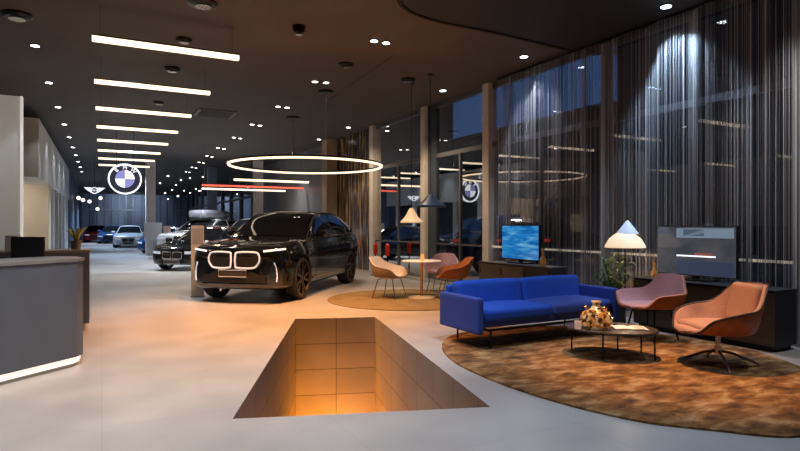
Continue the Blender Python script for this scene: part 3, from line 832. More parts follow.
    for k in range(11):
        y=-yw+2*yw*k/10; V+=[(nose(y,zi0+.05,.008),y,zi0),(nose(y,zi1,.008),y,zi1-(.0 if abs(k-5)<4 else .06))]
    mb.add(V,[(2*k,2*k+2,2*k+3,2*k+1) for k in range(10)]); mb.obj('air_intake',M_clad,t,recalc=False)
    if detail:
        pz=.555 if kidney else kz0-.10; px_=nose(0,pz,.03)
        pl=MB().box(px_-.004,px_+.01,-.27,.27,pz-.06,pz+.06).obj('licence_plate',mat('plate dark',(.05,.045,.045),.4),t)
        MB().tube([(px_-.006,-.27,pz-.06),(px_-.006,.27,pz-.06),(px_-.006,.27,pz+.06),(px_-.006,-.27,pz+.06)],.007,4,closed=True).obj('plate_frame',mat('plate frame',(.4,.36,.34),.4),t)
    if kidney:
        xx=nose(0,.99,.0)
        e=bpy.data.objects.new('emblem',None); COL.objects.link(e); e.parent=t; e.location=(xx+.02,0,1.035); e.rotation_euler=(0,0,-PI/2)
        e.rotation_euler=(math.radians(-35),0,-PI/2)
        R=.045
        MB().lathe([(R*.88,-.01),(R,-.01),(R,.01),(R*.88,.01)],24,axis='y').obj('emblem_ring',M_chrome,e)
        MB().lathe([(0,-.006),(R*.88,-.006),(R*.88,.0),(0,0)],24,axis='y').obj('emblem_disc',M_blackp,e)
        for q in range(4):
            MB().lathe([(.0005,-.009),(R*.57,-.009),(R*.57,-.006),(.0005,-.006)],6,axis='y',a0=q*PI/2,a1=(q+1)*PI/2).obj('emblem_quadrant',mat('emblem white',(.8,.8,.8)) if q%2==0 else mat('emblem blue',(.02,.15,.5),.3),e)
        # hood creases
        for s in (-1,1):
            MB().tube([(.18+ k*.12-L/2, s*(.33+.02*k), mono(P['top'],.18+k*.12)+.016) for k in range(10)],.012,6).obj('hood_crease',paint,t,smooth=True)
    # tail
    for s in (-1,1):
        V=[]; zz=mono(P['top'],L-.15)-.17
        for k in range(7):
            y=s*(P['W']/2-.42+ .34*k/6); x=L-.14*(y/(P['W']/2))**2+.012
            w=mono(P['wid'],L-.05)
            if abs(y)>w*.95: x-= (abs(y)-w*.95)*1.2
            V+=[(x-L/2,y,zz-.05),(x-L/2-.02,y,zz+.04)]
        mb=MB(); mb.add(V,[(2*k,2*k+2,2*k+3,2*k+1) for k in range(6)]); mb.obj('taillight',M_tail,t,recalc=False)
    if roofbox:
        b=thing('roof_box','long grey roof box carried on the white car behind the black saloon','roof box',(u,v,0),ang)
        mb=MB(); mb.puff(.25,0,P['H']+.25,1.15,.42,.17,r=.15,puff=.03,n=8); mb.obj('shell',mat('roof box grey',(.3,.32,.36),.35),b,smooth=True)
        MB().box(-.5,-.44,-.6,.6,P['H']+.0,P['H']+.06).box(.9,.96,-.6,.6,P['H']-.02,P['H']+.06).obj('cross_bar',M_steel,b)
    return t
FA=Vector((3.42-.12,10.56+.09)); 
fw_=Vector((3.42,10.56)); rw_=Vector((5.42,12.94)); hd=(fw_-rw_).normalized(); lat=Vector((-hd.y,hd.x))
# lat must point from near wheel to far side of the car
if lat.dot(Vector((2.02,11.73))-fw_)<0: lat=-lat
ctr=fw_+lat*.94 - hd*(SUV['L']/2-.93)
car('large glossy black suv with glowing twin grille under the ring light',SUV,M_pblack,ctr.x,ctr.y,(hd.x,hd.y),kidney=True,rimm=M_rim,name='suv')
def nosecar(label,P,paint,px,Y,ang,**k):
    """centre of the car at pixel px and depth Y, nose direction turned ang from pointing at the camera"""
    u,v=dp(px,Y); base=Vector((-ST,-CT)); a=math.radians(ang)
    d=(base.x*math.cos(a)-base.y*math.sin(a), base.x*math.sin(a)+base.y*math.cos(a))
    return car(label,P,paint,u,v,d,**k)
nosecar('black saloon car parked nose out beside the beige pillar',SEDAN,M_pblack,212.6,19.9,-12,detail=1,rimm=M_rims)
nosecar('white tall car with grey roof box behind the black saloon',MIDSUV,M_pwhite,207,25.6,-12,detail=1,roofbox=True)
nosecar('white tall car seen over the bonnet of the dark suv',MIDSUV,M_pwhite,256,25,-12,detail=1)
nosecar('silver saloon car in the row behind the display board',SEDAN,M_psilver,190,37.5,-10,detail=0)
nosecar('white coupe facing forward left of the grey display board',SEDAN,M_pwhite,130,38,23,detail=1)
nosecar('dark blue saloon car between the red car and the white coupe',SEDAN,M_pblue,114,46,18,detail=0)
nosecar('red hatchback at the far left end of the hall',HATCH,M_pred,97,49,24,detail=0)
nosecar('blue saloon car partly hidden behind the grey display board post',SEDAN,M_pblue,178,30,-12,detail=0)
# outside cars
u,v=dp(488,18.5); car('dark car parked outside the window behind the screen',SUV,M_pgrey,u,v,(.2,.98),detail=1)
u,v=dp(412,24); car('dark car parked outside the far window',SEDAN,M_pgrey,u,v,(.2,.98),detail=0)

# ------------------------------------------------------------------ reception counter
def rounded(poly,i,r,n=8):
    p=Vector(poly[i]); a=Vector(poly[i-1]); b=Vector(poly[(i+1)%len(poly)])
    d1=(a-p).normalized(); d2=(b-p).normalized(); out=[]
    for k in range(n+1):
        t=k/n; q0=p+d1*r*(1-t); q1=p+d2*r*t; out.append(tuple(q0*(1-t)+q1*t))
    return out
cp=[(-.17,6.66),(-.22,6.55),(-.76,6.08),(-1.55,5.55),(-2.6,5.1),(-4.2,4.8),(-4.2,5.5),(-2.6,5.8),(-1.6,6.25),(-.95,6.78),(-.45,7.12),(-.25,6.95)]
ct=thing('reception_counter','curved slate grey reception counter with a lit foot at left','counter',(0,0,0))
def inset(poly,k):
    c=Vector((sum(p[0] for p in poly)/len(poly),sum(p[1] for p in poly)/len(poly)))
    out=[]
    n=len(poly)
    for i in range(n):
        p0,p,p2=Vector(poly[i-1]),Vector(poly[i]),Vector(poly[(i+1)%n])
        n1=Vector((-(p-p0).y,(p-p0).x)).normalized(); n2=Vector((-(p2-p).y,(p2-p).x)).normalized()
        nn=(n1+n2).normalized(); out.append(tuple(p+nn*k/max(.35,nn.dot(n1))))
    return out
area=sum(cp[i-1][0]*cp[i][1]-cp[i][0]*cp[i-1][1] for i in range(len(cp)))
sg=1 if area>0 else -1
front=cp[:5]
MB().prism(cp,.10,1.06).obj('body',M_counter,ct)
MB().prism(inset(cp,sg*.05),.0,.035).obj('plinth',M_edge,ct)
MB().prism(inset(cp,sg*.02),.06,.10).prism(inset(cp,sg*.03),.035,.06).obj('light_strip',mat('counter led',(1,.93,.82),.5,emit=(1,.94,.84),es=.8),ct)
MB().prism(inset(cp,-sg*.012),1.06,1.09).obj('worktop',M_countert,ct)
MB().prism([(-1.6,6.3),(-.95,6.85),(-.5,7.2),(-.45,7.95),(-2.6,7.95),(-2.6,5.85)],.70,.74).obj('desk_shelf',M_countert,ct)
MB().prism([(-1.6,6.5),(-1.0,6.95),(-.6,7.3),(-.55,7.85),(-2.5,7.85),(-2.5,6.0)],.0,.70).obj('desk_body',M_counter,ct)
bt=thing('back_counter','straight grey rear reception counter carrying the potted plants','counter',(-2.0,9.02,0))
MB().box(-1.9,1.85,-.30,.31,.1,1.06).obj('body',M_counter,bt)
MB().box(-1.85,1.80,-.27,.27,0,.1).obj('plinth',M_edge,bt)
MB().box(-1.92,1.87,-.33,.33,1.06,1.09).obj('worktop',M_countert,bt)
# monitor
Y=6.45; u,v=dp(28,Y)
t=thing('computer_monitor','black computer monitor seen from behind on the reception desk','monitor',(u,v,.74),-TH-.1)
MB().box(-.20,.20,-.02,.02,.15,.55).obj('screen_panel',M_blackp,t,bevel=.006)
MB().box(-.18,.18,-.026,-.02,.18,.52).obj('back_cover',M_consb,t)
MB().box(-.025,.025,.02,.05,.0,.3).obj('stand',M_black,t)
MB().box(-.11,.11,-.06,.10,0,.012).obj('base',M_black,t)
# small white card box on the counter
u,v=dp(13,7.25)
t=MB().box(-.075,.075,-.04,.04,0,.045).obj('card_box',M_white2,loc=(u,v,1.2),rotz=-.4)
t.location=(u,v,1.09); tag(t,'small white box standing on the reception counter by the monitor','box')
t.scale=(1,1,4.5)
def leafblade(mb,base,dirv,L,wd,droop,n=7,lean=1.0,fold=.3):
    base=Vector(base); d=Vector((dirv[0],dirv[1],0)).normalized(); s=Vector((-d.y,d.x,0)); pts=[]
    V=[]
    for k in range(n+1):
        t=k/n; p=base+d*(L*lean*(t*.55+.45*t*t))+Vector((0,0,L*(t-droop*t*t*t)))
        w=wd*math.sin(PI*min(1,.08+t*.92))**.7*(1 if t<1 else 0)
        V+=[p-s*w+Vector((0,0,w*fold)),p,p+s*w+Vector((0,0,w*fold))]
    mb.add(V,[f for k in range(n) for f in ((3*k,3*k+1,3*k+4,3*k+3),(3*k+1,3*k+2,3*k+5,3*k+4))])
def plant(label,name,u,v,z,potr,poth,n,L,wd,lm,pm,lean=.7,droop=.5,rnd=1):
    rr=random.Random(rnd); t=thing(name,label,'plant',(u,v,z))
    MB().lathe([(0,0),(potr*.8,0),(potr,poth),(potr*.88,poth),(potr*.84,poth*.85),(0,poth*.85)],28).obj('pot',pm,t,smooth=True)
    mb=MB()
    for k in range(n):
        a=2*PI*k/n*1.0+rr.uniform(-.4,.4)+ (k%3)*.7
        leafblade(mb,(math.cos(a)*potr*.2,math.sin(a)*potr*.2,poth*.8),(math.cos(a),math.sin(a)),L*rr.uniform(.6,1.1),wd*rr.uniform(.7,1.1),droop*rr.uniform(.6,1.1),lean=lean*rr.uniform(.3,1.2))
    mb.obj('foliage',lm,t,smooth=True,weld=False,recalc=False)
    st=MB()
    for k in range(4): st.tube([(0,0,poth*.7),(.02*math.cos(k*1.6),.02*math.sin(k*1.6),poth+.05)],.004,5)
    st.obj('stem',lm,t)
    return t
u,v=dp(76,7.8); plant('small green plant in a grey pot on the reception counter end','potted_plant',u,v,1.09,.068,.125,15,.25,.026,M_leafy,M_pot,lean=.6,droop=.22,rnd=3)
u,v=dp(38,7.35); plant('tiny yellow green plant behind the computer monitor on the counter','potted_plant',u,v,1.09,.03,.05,7,.22,.015,M_leafy,M_pot,lean=.35,rnd=5)

# ------------------------------------------------------------------ rugs
def rug(name,label,pts,m,h=.018):
    n=len(pts)
    c=Vector((sum(p[0] for p in pts)/n,sum(p[1] for p in pts)/n))
    mb=MB(); mb.prism([(p[0]-c.x,p[1]-c.y) for p in pts],0.002,h)
    o=mb.obj(name,m,loc=(c.x,c.y,0)); tag(o,label,'rug'); return o
rp=[(3.54,5.66),(4.08,6.15),(4.95,6.3),(5.85,5.75),(6.42,4.85),(6.52,3.95),(6.16,3.15),(5.55,2.45),(4.85,2.08),(4.13,2.10),(3.74,2.43),(3.38,2.9),(3.17,3.75),(3.2,4.8)]
rug('area_rug','large round rust orange mottled rug under the blue sofa and coffee table',[(p.x,p.y) for p in catmull(rp,8)],M_rug)
cu,cv=W(.17,10.95)
rug('area_rug','smaller round ochre rug under the round pedestal table',[(cu+1.56*math.cos(2*PI*k/64),cv+1.56*math.sin(2*PI*k/64)) for k in range(64)],M_rug2,.012)

# ------------------------------------------------------------------ sofa
def sofa():
    # local frame: x along the sofa, y to the back ; front legs at (3.92,5.23) .. (5.70,5.23)
    t=thing('sofa','long royal blue fabric sofa on thin black legs on the rust rug','sofa',(4.81,5.56,.018))
    hl=1.11
    MB().puff(0,-.0,.285,hl-.06,.36,.045,r=.03,puff=0,n=4).obj('seat_frame',M_bluev,t,smooth=True)
    MB().box(-.95,.95,-.37,-.33,.20,.225).box(-.95,.95,.33,.37,.20,.225).box(-.95,-.91,-.33,.33,.20,.225).box(.91,.95,-.33,.33,.20,.225).obj('rail',M_black,t)
    for s in (-1,1):
        MB().puff(s*.51,-.03,.375,.50,.37,.075,r=.05,puff=.018).obj('seat_cushion',M_blue if s<0 else M_bluev,t,smooth=True)
        q=MB().puff(0,0,0,.50,.09,.20,r=.06,puff=.01).obj('back_cushion',M_blue,t,smooth=True); q.location=(s*.505,.235,.52); q.rotation_euler=(math.radians(-9),0,0)
        MB().puff(s*(hl-.035),-.0,.385,.045,.405,.205,r=.025,puff=0).obj('armrest',M_bluev,t,smooth=True)
    MB().puff(0,.37,.43,hl-.075,.035,.235,r=.025,puff=0).obj('back_panel',M_blue,t,smooth=True)
    for sx in (-.89,.89):
        for sy in (-.34,.34):
            MB().tube([(sx,sy,.22),(sx,sy,0)],.013,8).tube([(sx,sy,.205),(sx,sy*.3,.205)],.011,6).obj('leg',M_black,t)
sofa()

# ------------------------------------------------------------------ shell chairs
def smooth01(x): x=max(0,min(1,x)); return x*x*(3-2*x)
def shell_chair(name,label,u,v,z,facing,inm,outm,style='arm',S=1.0,legs='four',legm=None,group=None,pipe=None,seat_z=.43):
    """facing = angle of the direction the sitter looks, building axes. local -y is the front"""
    t=thing(name,label,'chair',(u,v,z),facing+PI/2,group)
    if style=='lounge':
        HT=[(0,.53),(32,.52),(52,.36),(68,.27),(95,.235),(128,.16),(150,.02),(180,-.03)]
        RT=[(0,.40),(45,.42),(90,.42),(135,.44),(180,.44)]
    elif style=='wide':
        HT=[(0,.40),(26,.39),(42,.24),(58,.185),(90,.18),(128,.155),(150,.02),(180,-.02)]
        RT=[(0,.33),(45,.39),(90,.40),(135,.40),(180,.34)]
    else:
        HT=[(0,.36),(30,.35),(50,.25),(80,.19),(115,.15),(145,.02),(180,-.015)]
        RT=[(0,.28),(45,.33),(90,.33),(135,.33),(180,.28)]
    def P(r,a,off=0):
        """r 0..1 , a radians, 0 = back"""
        dg=abs(((math.degrees(a)+180)%360)-180)
        Hh=mono(HT,dg)*S; R=mono(RT,dg)*S
        q=.60
        if r<q:
            rr=R*.80*(r/q); zz=.02*(r/q)**2-.02
        else:
            k=(r-q)/(1-q); rr=R*(.80+.20*math.sin(k*PI/2)**1.0 + .05*k*k); zz=Hh*(1-math.cos(k*PI/2))**.9*1.0
        # rear lean for the back
        lean=.10*S*smooth01(1-dg/60)*max(0,zz)/(.4*S)
        x=math.sin(a)*rr; y=math.cos(a)*(rr+lean)
        return Vector((x,y,zz+seat_z))
    na,nr=64,22
    def surf(off):
        pts=[[None]*na for _ in range(nr+1)]
        for i in range(nr+1):
            for j in range(na):
                r=max(.001,i/nr); a=2*PI*j/na
                p=P(r,a); e=.004
                dr=P(min(1,r+e),a)-P(max(.0005,r-e),a); da=P(r,a+.03)-P(r,a-.03)
                n=dr.cross(da)
                if n.length<1e-12: n=Vector((0,0,1))
                n.normalize()
                if n.z<0 and r<.6: n=-n
                if r>=.6:
                    c=Vector((0,0,seat_z+.5))-p
                    if n.dot(c)<0: n=-n
                pts[i][j]=p+n*off(r,a)
        return pts
    def solid(o1,o2,nm,m):
        A,B=surf(o1),surf(o2); mb=MB(); V=[p for row in A for p in row]+[p for row in B for p in row]; N=(nr+1)*na; fs=[]
        for i in range(nr):
            for j in range(na):
                j2=(j+1)%na; a,b,c,d=i*na+j,i*na+j2,(i+1)*na+j2,(i+1)*na+j
                fs.append((a,b,c,d)); fs.append((N+d,N+c,N+b,N+a))
        for j in range(na):
            j2=(j+1)%na; a,b=nr*na+j,nr*na+j2; fs.append((a,b,N+b,N+a))
        mb.add(V,fs); return mb.obj(nm,m,t,smooth=True), A
    pad=.045 if style=='lounge' else .03
    def o_in(r,a):
        w=pad*(1-.55*r**8)
        if style=='lounge':
            w+= .012*math.cos(a*6)*smooth01((r-.55)/.2)*(1-smooth01((r-.85)/.15))-.018*math.exp(-((r-.62)/.04)**2)
        else: w-= .012*math.exp(-((r-.60)/.04)**2)
        return w
    solid(lambda r,a:0,o_in,'upholstery',inm)
    so,A=solid(lambda r,a:-.018,lambda r,a:-.001,'shell',outm)
    if style=='lounge':
        q=MB().puff(0,0,0,.235*S,.055,.24*S,r=.05,puff=.0).obj('back_cushion',inm,t,smooth=True); q.location=(0,.335*S,seat_z+.30*S); q.rotation_euler=(math.radians(-14),0,0)
        MB().puff(0,-.06*S,seat_z+.035,.27*S,.30*S,.045,r=.043,puff=.02).obj('seat_cushion',inm,t,smooth=True)
    if pipe: MB().tube([p+Vector((0,0,.006)) for p in A[nr]],.011,6,closed=True).obj('piping',pipe,t,smooth=True)
    lm=legm or M_black; zz=seat_z-.04
    if legs=='four':
        for sx in (-1,1):
            for sy in (-1,1):
                MB().tube([(sx*.10,sy*.09,zz),(sx*.17*S,sy*.15*S,zz-.02),(sx*.235*S,sy*.235*S,.0)],.011,8).obj('leg',lm,t,smooth=True)
        MB().box(-.13,.13,-.11,.11,zz-.012,zz+.012).obj('seat_plate',lm,t)
    else:
        MB().tube([(0,0,zz+.01),(0,0,.14)],.024,12).obj('column',lm,t,smooth=True)
        MB().tube([(0,0,.18),(0,0,.11)],.036,12).obj('hub',lm,t,smooth=True)
        for k in range(4):
            a=legs_rot-(facing+PI/2)+k*PI/2
            MB().tube([(0,0,.145),(.14*math.cos(a),.14*math.sin(a),.12),(.34*math.cos(a),.34*math.sin(a),.035),(.37*math.cos(a),.37*math.sin(a),.0)],.014,8).obj('base_leg',lm,t,smooth=True)
    return t
legs_rot=0.0
def camdir(dx,dy):   # direction given in camera axes -> angle in building axes
    a=W(dx,dy); return math.atan2(a[1],a[0])
legs_rot=camdir(-.33,.08)
u,v=dp(651,7.0); shell_chair('armchair','pink fabric armchair with flared arms between the sofa and the console',u,v,.018,camdir(-.88,-.47),M_pink,M_cognac,'wide',.93,'four',M_black,seat_z=.42)
u,v=dp(718,5.70); shell_chair('swivel_chair','peach padded swivel chair with tan outer shell on a star base',u,v,.018,camdir(-.985,-.10),M_peach,M_cognac,'lounge',.86,'star',M_steel,pipe=M_pipe,seat_z=.355)
u,v=dp(389.5,11.1); shell_chair('armchair','cream armchair with taupe shell left of the round table',u,v,.012,camdir(.90,-.45),M_cream,M_creamsh,'arm',1.05,'four',M_steel,seat_z=.42)
u,v=dp(452,10.95); shell_chair('armchair','cognac orange leather armchair right of the round table',u,v,.012,camdir(-.97,-.1),M_cognac,M_cognac,'arm',1.05,'four',M_steel,seat_z=.42)
u,v=dp(441,12.2); shell_chair('armchair','mauve fabric armchair behind the round table',u,v,.012,camdir(-.35,-.93),M_mauve,M_mauve,'arm',1.05,'four',M_steel,seat_z=.42)

# round table
u,v=dp(421.5,11.1)
t=thing('pedestal_table','small round white table on a slim central pedestal','table',(u,v,.012))
MB().lathe([(0,.725),(.37,.725),(.385,.715),(.385,.705),(.36,.70),(0,.70)],48).obj('tabletop',M_white2,t)
MB().lathe([(0,.70),(.05,.70),(.03,.64),(.028,.03),(0,.03)],20).obj('pedestal',M_gold,t,smooth=True)
MB().lathe([(0,.03),(.10,.028),(.27,.01),(.27,0),(0,0)],40).obj('base',M_white2,t,smooth=True)
u2,v2=dp(422.5,11.05)
t=thing('candle_holder','small amber glass candle holder on the round white table','candle holder',(u2,v2,.737))
MB().lathe([(0,0),(.03,0),(.038,.05),(.028,.11),(.03,.13),(.024,.13),(.022,.02),(0,.02)],20).obj('glass',mat('amber glow',(.6,.2,.04),.2,emit=(1,.4,.08),es=.8),t,smooth=True)
MB().lathe([(0,.02),(.018,.02),(.018,.06),(0,.06)],12).obj('candle',M_candle,t)

# pendants over the table
def cone_pendant(px,Y,ztop,zbot,r,label,m,min_,name='pendant_lamp'):
    u,v=dp(px,Y); t=thing(name,label,'lamp',(u,v,zbot))
    h=ztop-zbot
    MB().lathe([(.03,h),(.05,h-.02),(r*.55,h*.45),(r,.03),(r,0),(r*.985,0),(r*.53,h*.40),(.03,h-.04)],40).obj('shade',m,t,smooth=True)
    MB().lathe([(0,.03),(.08,.03),(.09,.07),(.05,.12),(0,.13)],20).obj('bulb',min_,t,smooth=True)
    MB().tube([(0,0,h),(0,0,CZ-zbot)],.006,6).obj('cord',M_black,t)
    MB().lathe([(0,CZ-zbot),(.06,CZ-zbot),(.06,CZ-zbot-.03),(0,CZ-zbot-.03)],20).obj('canopy',M_black,t)
cone_pendant(430.5,11.5,1.42+(225.5-194)/F*11.5,1.42+(225.5-207)/F*11.5,.31,'dark blue wide cone pendant lamp above the round table',M_shadeb,mat('bulb dim',(1,.9,.7),.5,emit=(1,.85,.6),es=.8))
cone_pendant(411.5,12.2,1.42+(225.5-208)/F*12.2,1.42+(225.5-223)/F*12.2,.24,'cream cone pendant lamp behind the dark blue one',M_shade3,M_ledw)

# ------------------------------------------------------------------ coffee table and things on it
c0=Vector(W(2.27,6.10)); ax=Vector((.552,-.754)).normalized(); pe=Vector((-ax.y,ax.x)); A_,B_=.475,.37
t=thing('coffee_table','low oval dark stone coffee table on thin black rods','table',(c0.x,c0.y,.018),math.atan2(ax.y,ax.x))
MB().prism([(A_*math.cos(2*PI*k/64),B_*math.sin(2*PI*k/64)) for k in range(64)],.285,.305).obj('tabletop',M_stone,t,bevel=.004)
for k,(px,py) in enumerate(((568,351),(603,362),(618,351),(655,354),(658,363))):
    q=Vector(fl(px,py))-c0; x,y=q.dot(ax),q.dot(pe)
    e=math.hypot(x/A_,y/B_)
    if e>.93: x*=.93/e; y*=.93/e
    MB().tube([(x,y,.285),(x,y,0)],.009,8).obj('leg',M_black,t)
MB().tube([(A_*.86*math.cos(2*PI*k/40),B_*.86*math.sin(2*PI*k/40),.278) for k in range(40)],.008,6,closed=True).obj('rail',M_black,t)
ZT=.323
u,v=dp(596,6.05)
t=thing('glass_vase','gold amber mosaic glass vase with short neck on the coffee table','vase',(u,v,ZT))
MB().lathe([(0,0),(.10,0),(.155,.03),(.172,.08),(.155,.14),(.11,.19),(.06,.225),(.035,.25),(.04,.275),(.055,.285),(.045,.292),(.03,.26),(0,.25)],40).obj('body',M_amber,t,smooth=True)
mb=MB()
for k in range(16):
    a=k*2.4; z=.03+.012*k; r=.165-.006*max(0,k-4)
    mb.tube([(math.cos(a+d*.1)*(r+.004),math.sin(a+d*.1)*(r+.004),z+abs(d)*.01) for d in range(-3,4)],.008,6)
mb.obj('ribbon_ornament',mat('bright gold',(.55,.3,.08),.2,1),t,smooth=True)
u,v=dp(578,6.0)
t=thing('candle_holder','small frosted white candle glass left of the gold vase','candle holder',(u,v,ZT))
MB().lathe([(0,0),(.032,0),(.036,.04),(.036,.085),(.031,.085),(.030,.01),(0,.01)],24).obj('glass',M_candle,t,smooth=True)
MB().lathe([(0,.01),(.026,.01),(.026,.05),(0,.05)],16).obj('candle',M_white2,t)
u,v=dp(630,6.05)
t=thing('open_magazine','open white magazine lying on the coffee table beside the vase','magazine',(u,v,ZT),math.atan2(ax.y,ax.x)+.3)
for s in (-1,1):
    MB().grid(lambda a,b:(s*.165*a,(b-.5)*.22,.004+.012*math.sin(PI*a)*(1-a*.5)),8,2).obj('page',M_paper,t,smooth=True)
mb=MB()
for k in range(5): mb.box(.03,.13,-.08+k*.03,-.072+k*.03,.0165,.017)
mb.obj('printed_lines',M_ink,t)
MB().box(-.166,.166,-.112,.112,0,.003).obj('cover',M_ink,t)

# ------------------------------------------------------------------ consoles and screens
def console(label,u0,u1,v0,v1,z,split=None):
    t=thing('media_console',label,'cabinet',((u0+u1)/2,(v0+v1)/2,0)); x0,x1=-(u1-u0)/2,(u1-u0)/2; y0,y1=-(v1-v0)/2,(v1-v0)/2
    MB().box(x0+.02,x1,y0,y1,.06,z).obj('carcass',M_consb,t)
    MB().box(x0+.05,x1-.03,y0+.05,y1-.05,0,.06).obj('plinth',M_black,t)
    n=3; w=(y1-y0)/n
    for k in range(n):
        m=M_wood
        if split is not None and k<split: m=M_consb
        d=MB().box(x0,x0+.02,y0+k*w+.004,y0+(k+1)*w-.004,.07,z-.02).obj('door',m,t)
        MB().box(x0-.008,x0,y0+(k+1)*w-.06,y0+(k+1)*w-.04,z-.2,z-.08).obj('handle',M_black,d)
    MB().box(x0-.005,x1+.005,y0-.005,y1+.005,z,z+.015).obj('worktop',M_consb if split is None else M_wood,t)
def tv(label,u,v,z,w,h,m,stand=.13,kind=0,rz=0):
    t=thing('television',label,'television',(u,v,z),rz)
    zb=stand
    MB().box(0,.05,-w/2,w/2,zb,zb+h).obj('casing',M_blackp,t,bevel=.004)
    me=MB().add([(-.003,w/2-.012,zb+.012),(-.003,-w/2+.012,zb+.012),(-.003,-w/2+.012,zb+h-.012),(-.003,w/2-.012,zb+h-.012)],[(0,1,2,3)]).obj('screen',m,t,weld=False,recalc=False)
    uv=me.data.uv_layers.new(name='UVMap')
    for l,c in zip(uv.data,((0,0),(1,0),(1,1),(0,1))): l.uv=c
    MB().box(.01,.04,-.04,.04,.02,zb+.05).obj('neck',M_black,t)
    MB().box(-.10,.14,-.25,.25,0,.02).obj('stand_base',M_black,t)
    if kind:   # picture of a car interior: pale area on the far half, bright line, dim red strip
        def q(y0,y1,z0,z1,col,es,name='screen_image'):
            MB().add([(-.005,w/2-y0*w,zb+z0*h),(-.005,w/2-y1*w,zb+z0*h),(-.005,w/2-y1*w,zb+z1*h),(-.005,w/2-y0*w,zb+z1*h)],[(0,1,2,3)]).obj(name,mat('screen '+name+str(col),col,.3,emit=col,es=es),me,weld=False,recalc=False)
        q(.27,.97,.76,.95,(.16,.22,.28),.8); q(.36,.62,.80,.93,(.05,.07,.09),.6); q(.27,.76,.38,.41,(.8,.85,.95),1.3); q(.5,.72,.42,.46,(.3,.08,.06),.8); q(.27,.97,.03,.3,(.03,.04,.075),.9)
    return t
# tv 1
U=6.9
v1=U/ (.4664+.8846*.180)*(.8846-.4664*.180); v0=U/(.4664+.8846*.2456)*(.8846-.4664*.2456)
console('grey oak media console with dark end section behind the blue sofa',6.62,7.02,v0-.55,v1+.38,.70,1)
tv('television showing a blue sea picture on the console behind the sofa',U,(v0+v1)/2,.715,v1-v0,.64,M_sea,.07)
def amberb(px,U_,z,label,s=1.0):
    k=(px-400)/F; Y=U_/(ST+CT*k); u,v=dp(px,Y)
    t=thing('glass_bottle',label,'bottle',(u,v,z))
    MB().lathe([(0,0),(.045*s,0),(.06*s,.05*s),(.055*s,.12*s),(.02*s,.18*s),(.018*s,.26*s),(.03*s,.30*s),(.022*s,.30*s),(.012*s,.25*s),(0,.2*s)],24).obj('body',mat('amber lit glass',(.5,.22,.06),.15,emit=(1,.5,.15),es=.05),t,smooth=True)
    MB().lathe([(0,.29*s),(.02*s,.29*s),(.02*s,.32*s),(0,.32*s)],12).obj('stopper',M_gold,t)
amberb(543,6.8,.715,'slim amber glass bottle right of the blue sea television')
amberb(654.5,6.75,.695,'amber glass bottle left of the grey television',.75)
# tv 2
U=7.0
k1=(661-400)/F; k2=(741-400)/F
v1=U/(ST+CT*k1)*(CT-ST*k1); v0=U/(ST+CT*k2)*(CT-ST*k2)
console('long low grey media console behind the two lounge chairs',6.6,7.05,3.62,5.5,.68)
tv('large dim grey television on the long console near the string curtain',U-.08,(v0+v1)/2,.695,v1-v0,.66,M_scr2,.0+.06,1)
# dark speaker post beside tv2
u,v=dp(659,7.85); 

# floor lamp
u,v=dp(625,8.0)
t=thing('floor_lamp','floor lamp with wide glowing shade and smaller pale blue cone above','lamp',(u,v,0))
zb=H0-(247.5-225.5)/F*8.0; s_=8.0/F
MB().lathe([(19.3*s_,0),(18.4*s_,3*s_),(15*s_,9*s_),(8*s_,14.5*s_),(1.5*s_,16*s_),(1.2*s_,15.4*s_),(7.6*s_,13.8*s_),(14.5*s_,8.5*s_),(18.8*s_,2.5*s_),(19.4*s_,0)],48,(0,0,zb)).obj('lamp_shade',M_shade,t,smooth=True)
ob=MB().lathe([(10.5*s_,0),(10.3*s_,1*s_),(1*s_,13.5*s_),(0.01,13.6*s_),(0.01,12.9*s_),(9.9*s_,0)],40).obj('upper_shade',M_shade2,t,smooth=True)
ob.location=(.035*CT,-.035*ST,zb+13.5*s_)
MB().tube([(0,0,.02),(0,0,zb+14*s_)],.010,8).obj('pole',M_black,t)
MB().lathe([(0,.025),(.13,.02),(.14,0),(0,0)],32).obj('base',M_black,t)

# leafy plant between the sofa and lamp
def bush():
    u,v=dp(613,7.9); rr=random.Random(11)
    t=thing('potted_plant','tall leafy green plant in a dark pot behind the sofa arm','plant',(u,v,0))
    MB().lathe([(0,0),(.14,0),(.17,.3),(.15,.3),(.14,.26),(0,.26)],28).obj('pot',M_consb,t,smooth=True)
    mb=MB(); st=MB()
    for k in range(22):
        a=rr.uniform(0,2*PI); ln=rr.uniform(.05,.30); hh=rr.uniform(.35,.78)
        top=Vector((math.cos(a)*ln,math.sin(a)*ln,.26+hh)); st.tube([(0,0,.25),(top.x*.4,top.y*.4,.26+hh*.6),tuple(top)],.004,5)
        for j in range(8):
            f=.35+.65*j/8; b=Vector((top.x*f*f,top.y*f*f,.26+hh*f)); a2=rr.uniform(0,2*PI)
            leafblade(mb,b,(math.cos(a2),math.sin(a2)),rr.uniform(.07,.14),.014,rr.uniform(.3,1.0),n=4,lean=1.1)
    mb.obj('foliage',M_leaf,t,weld=False,recalc=False); st.obj('stem',M_leaf,t)
bush()

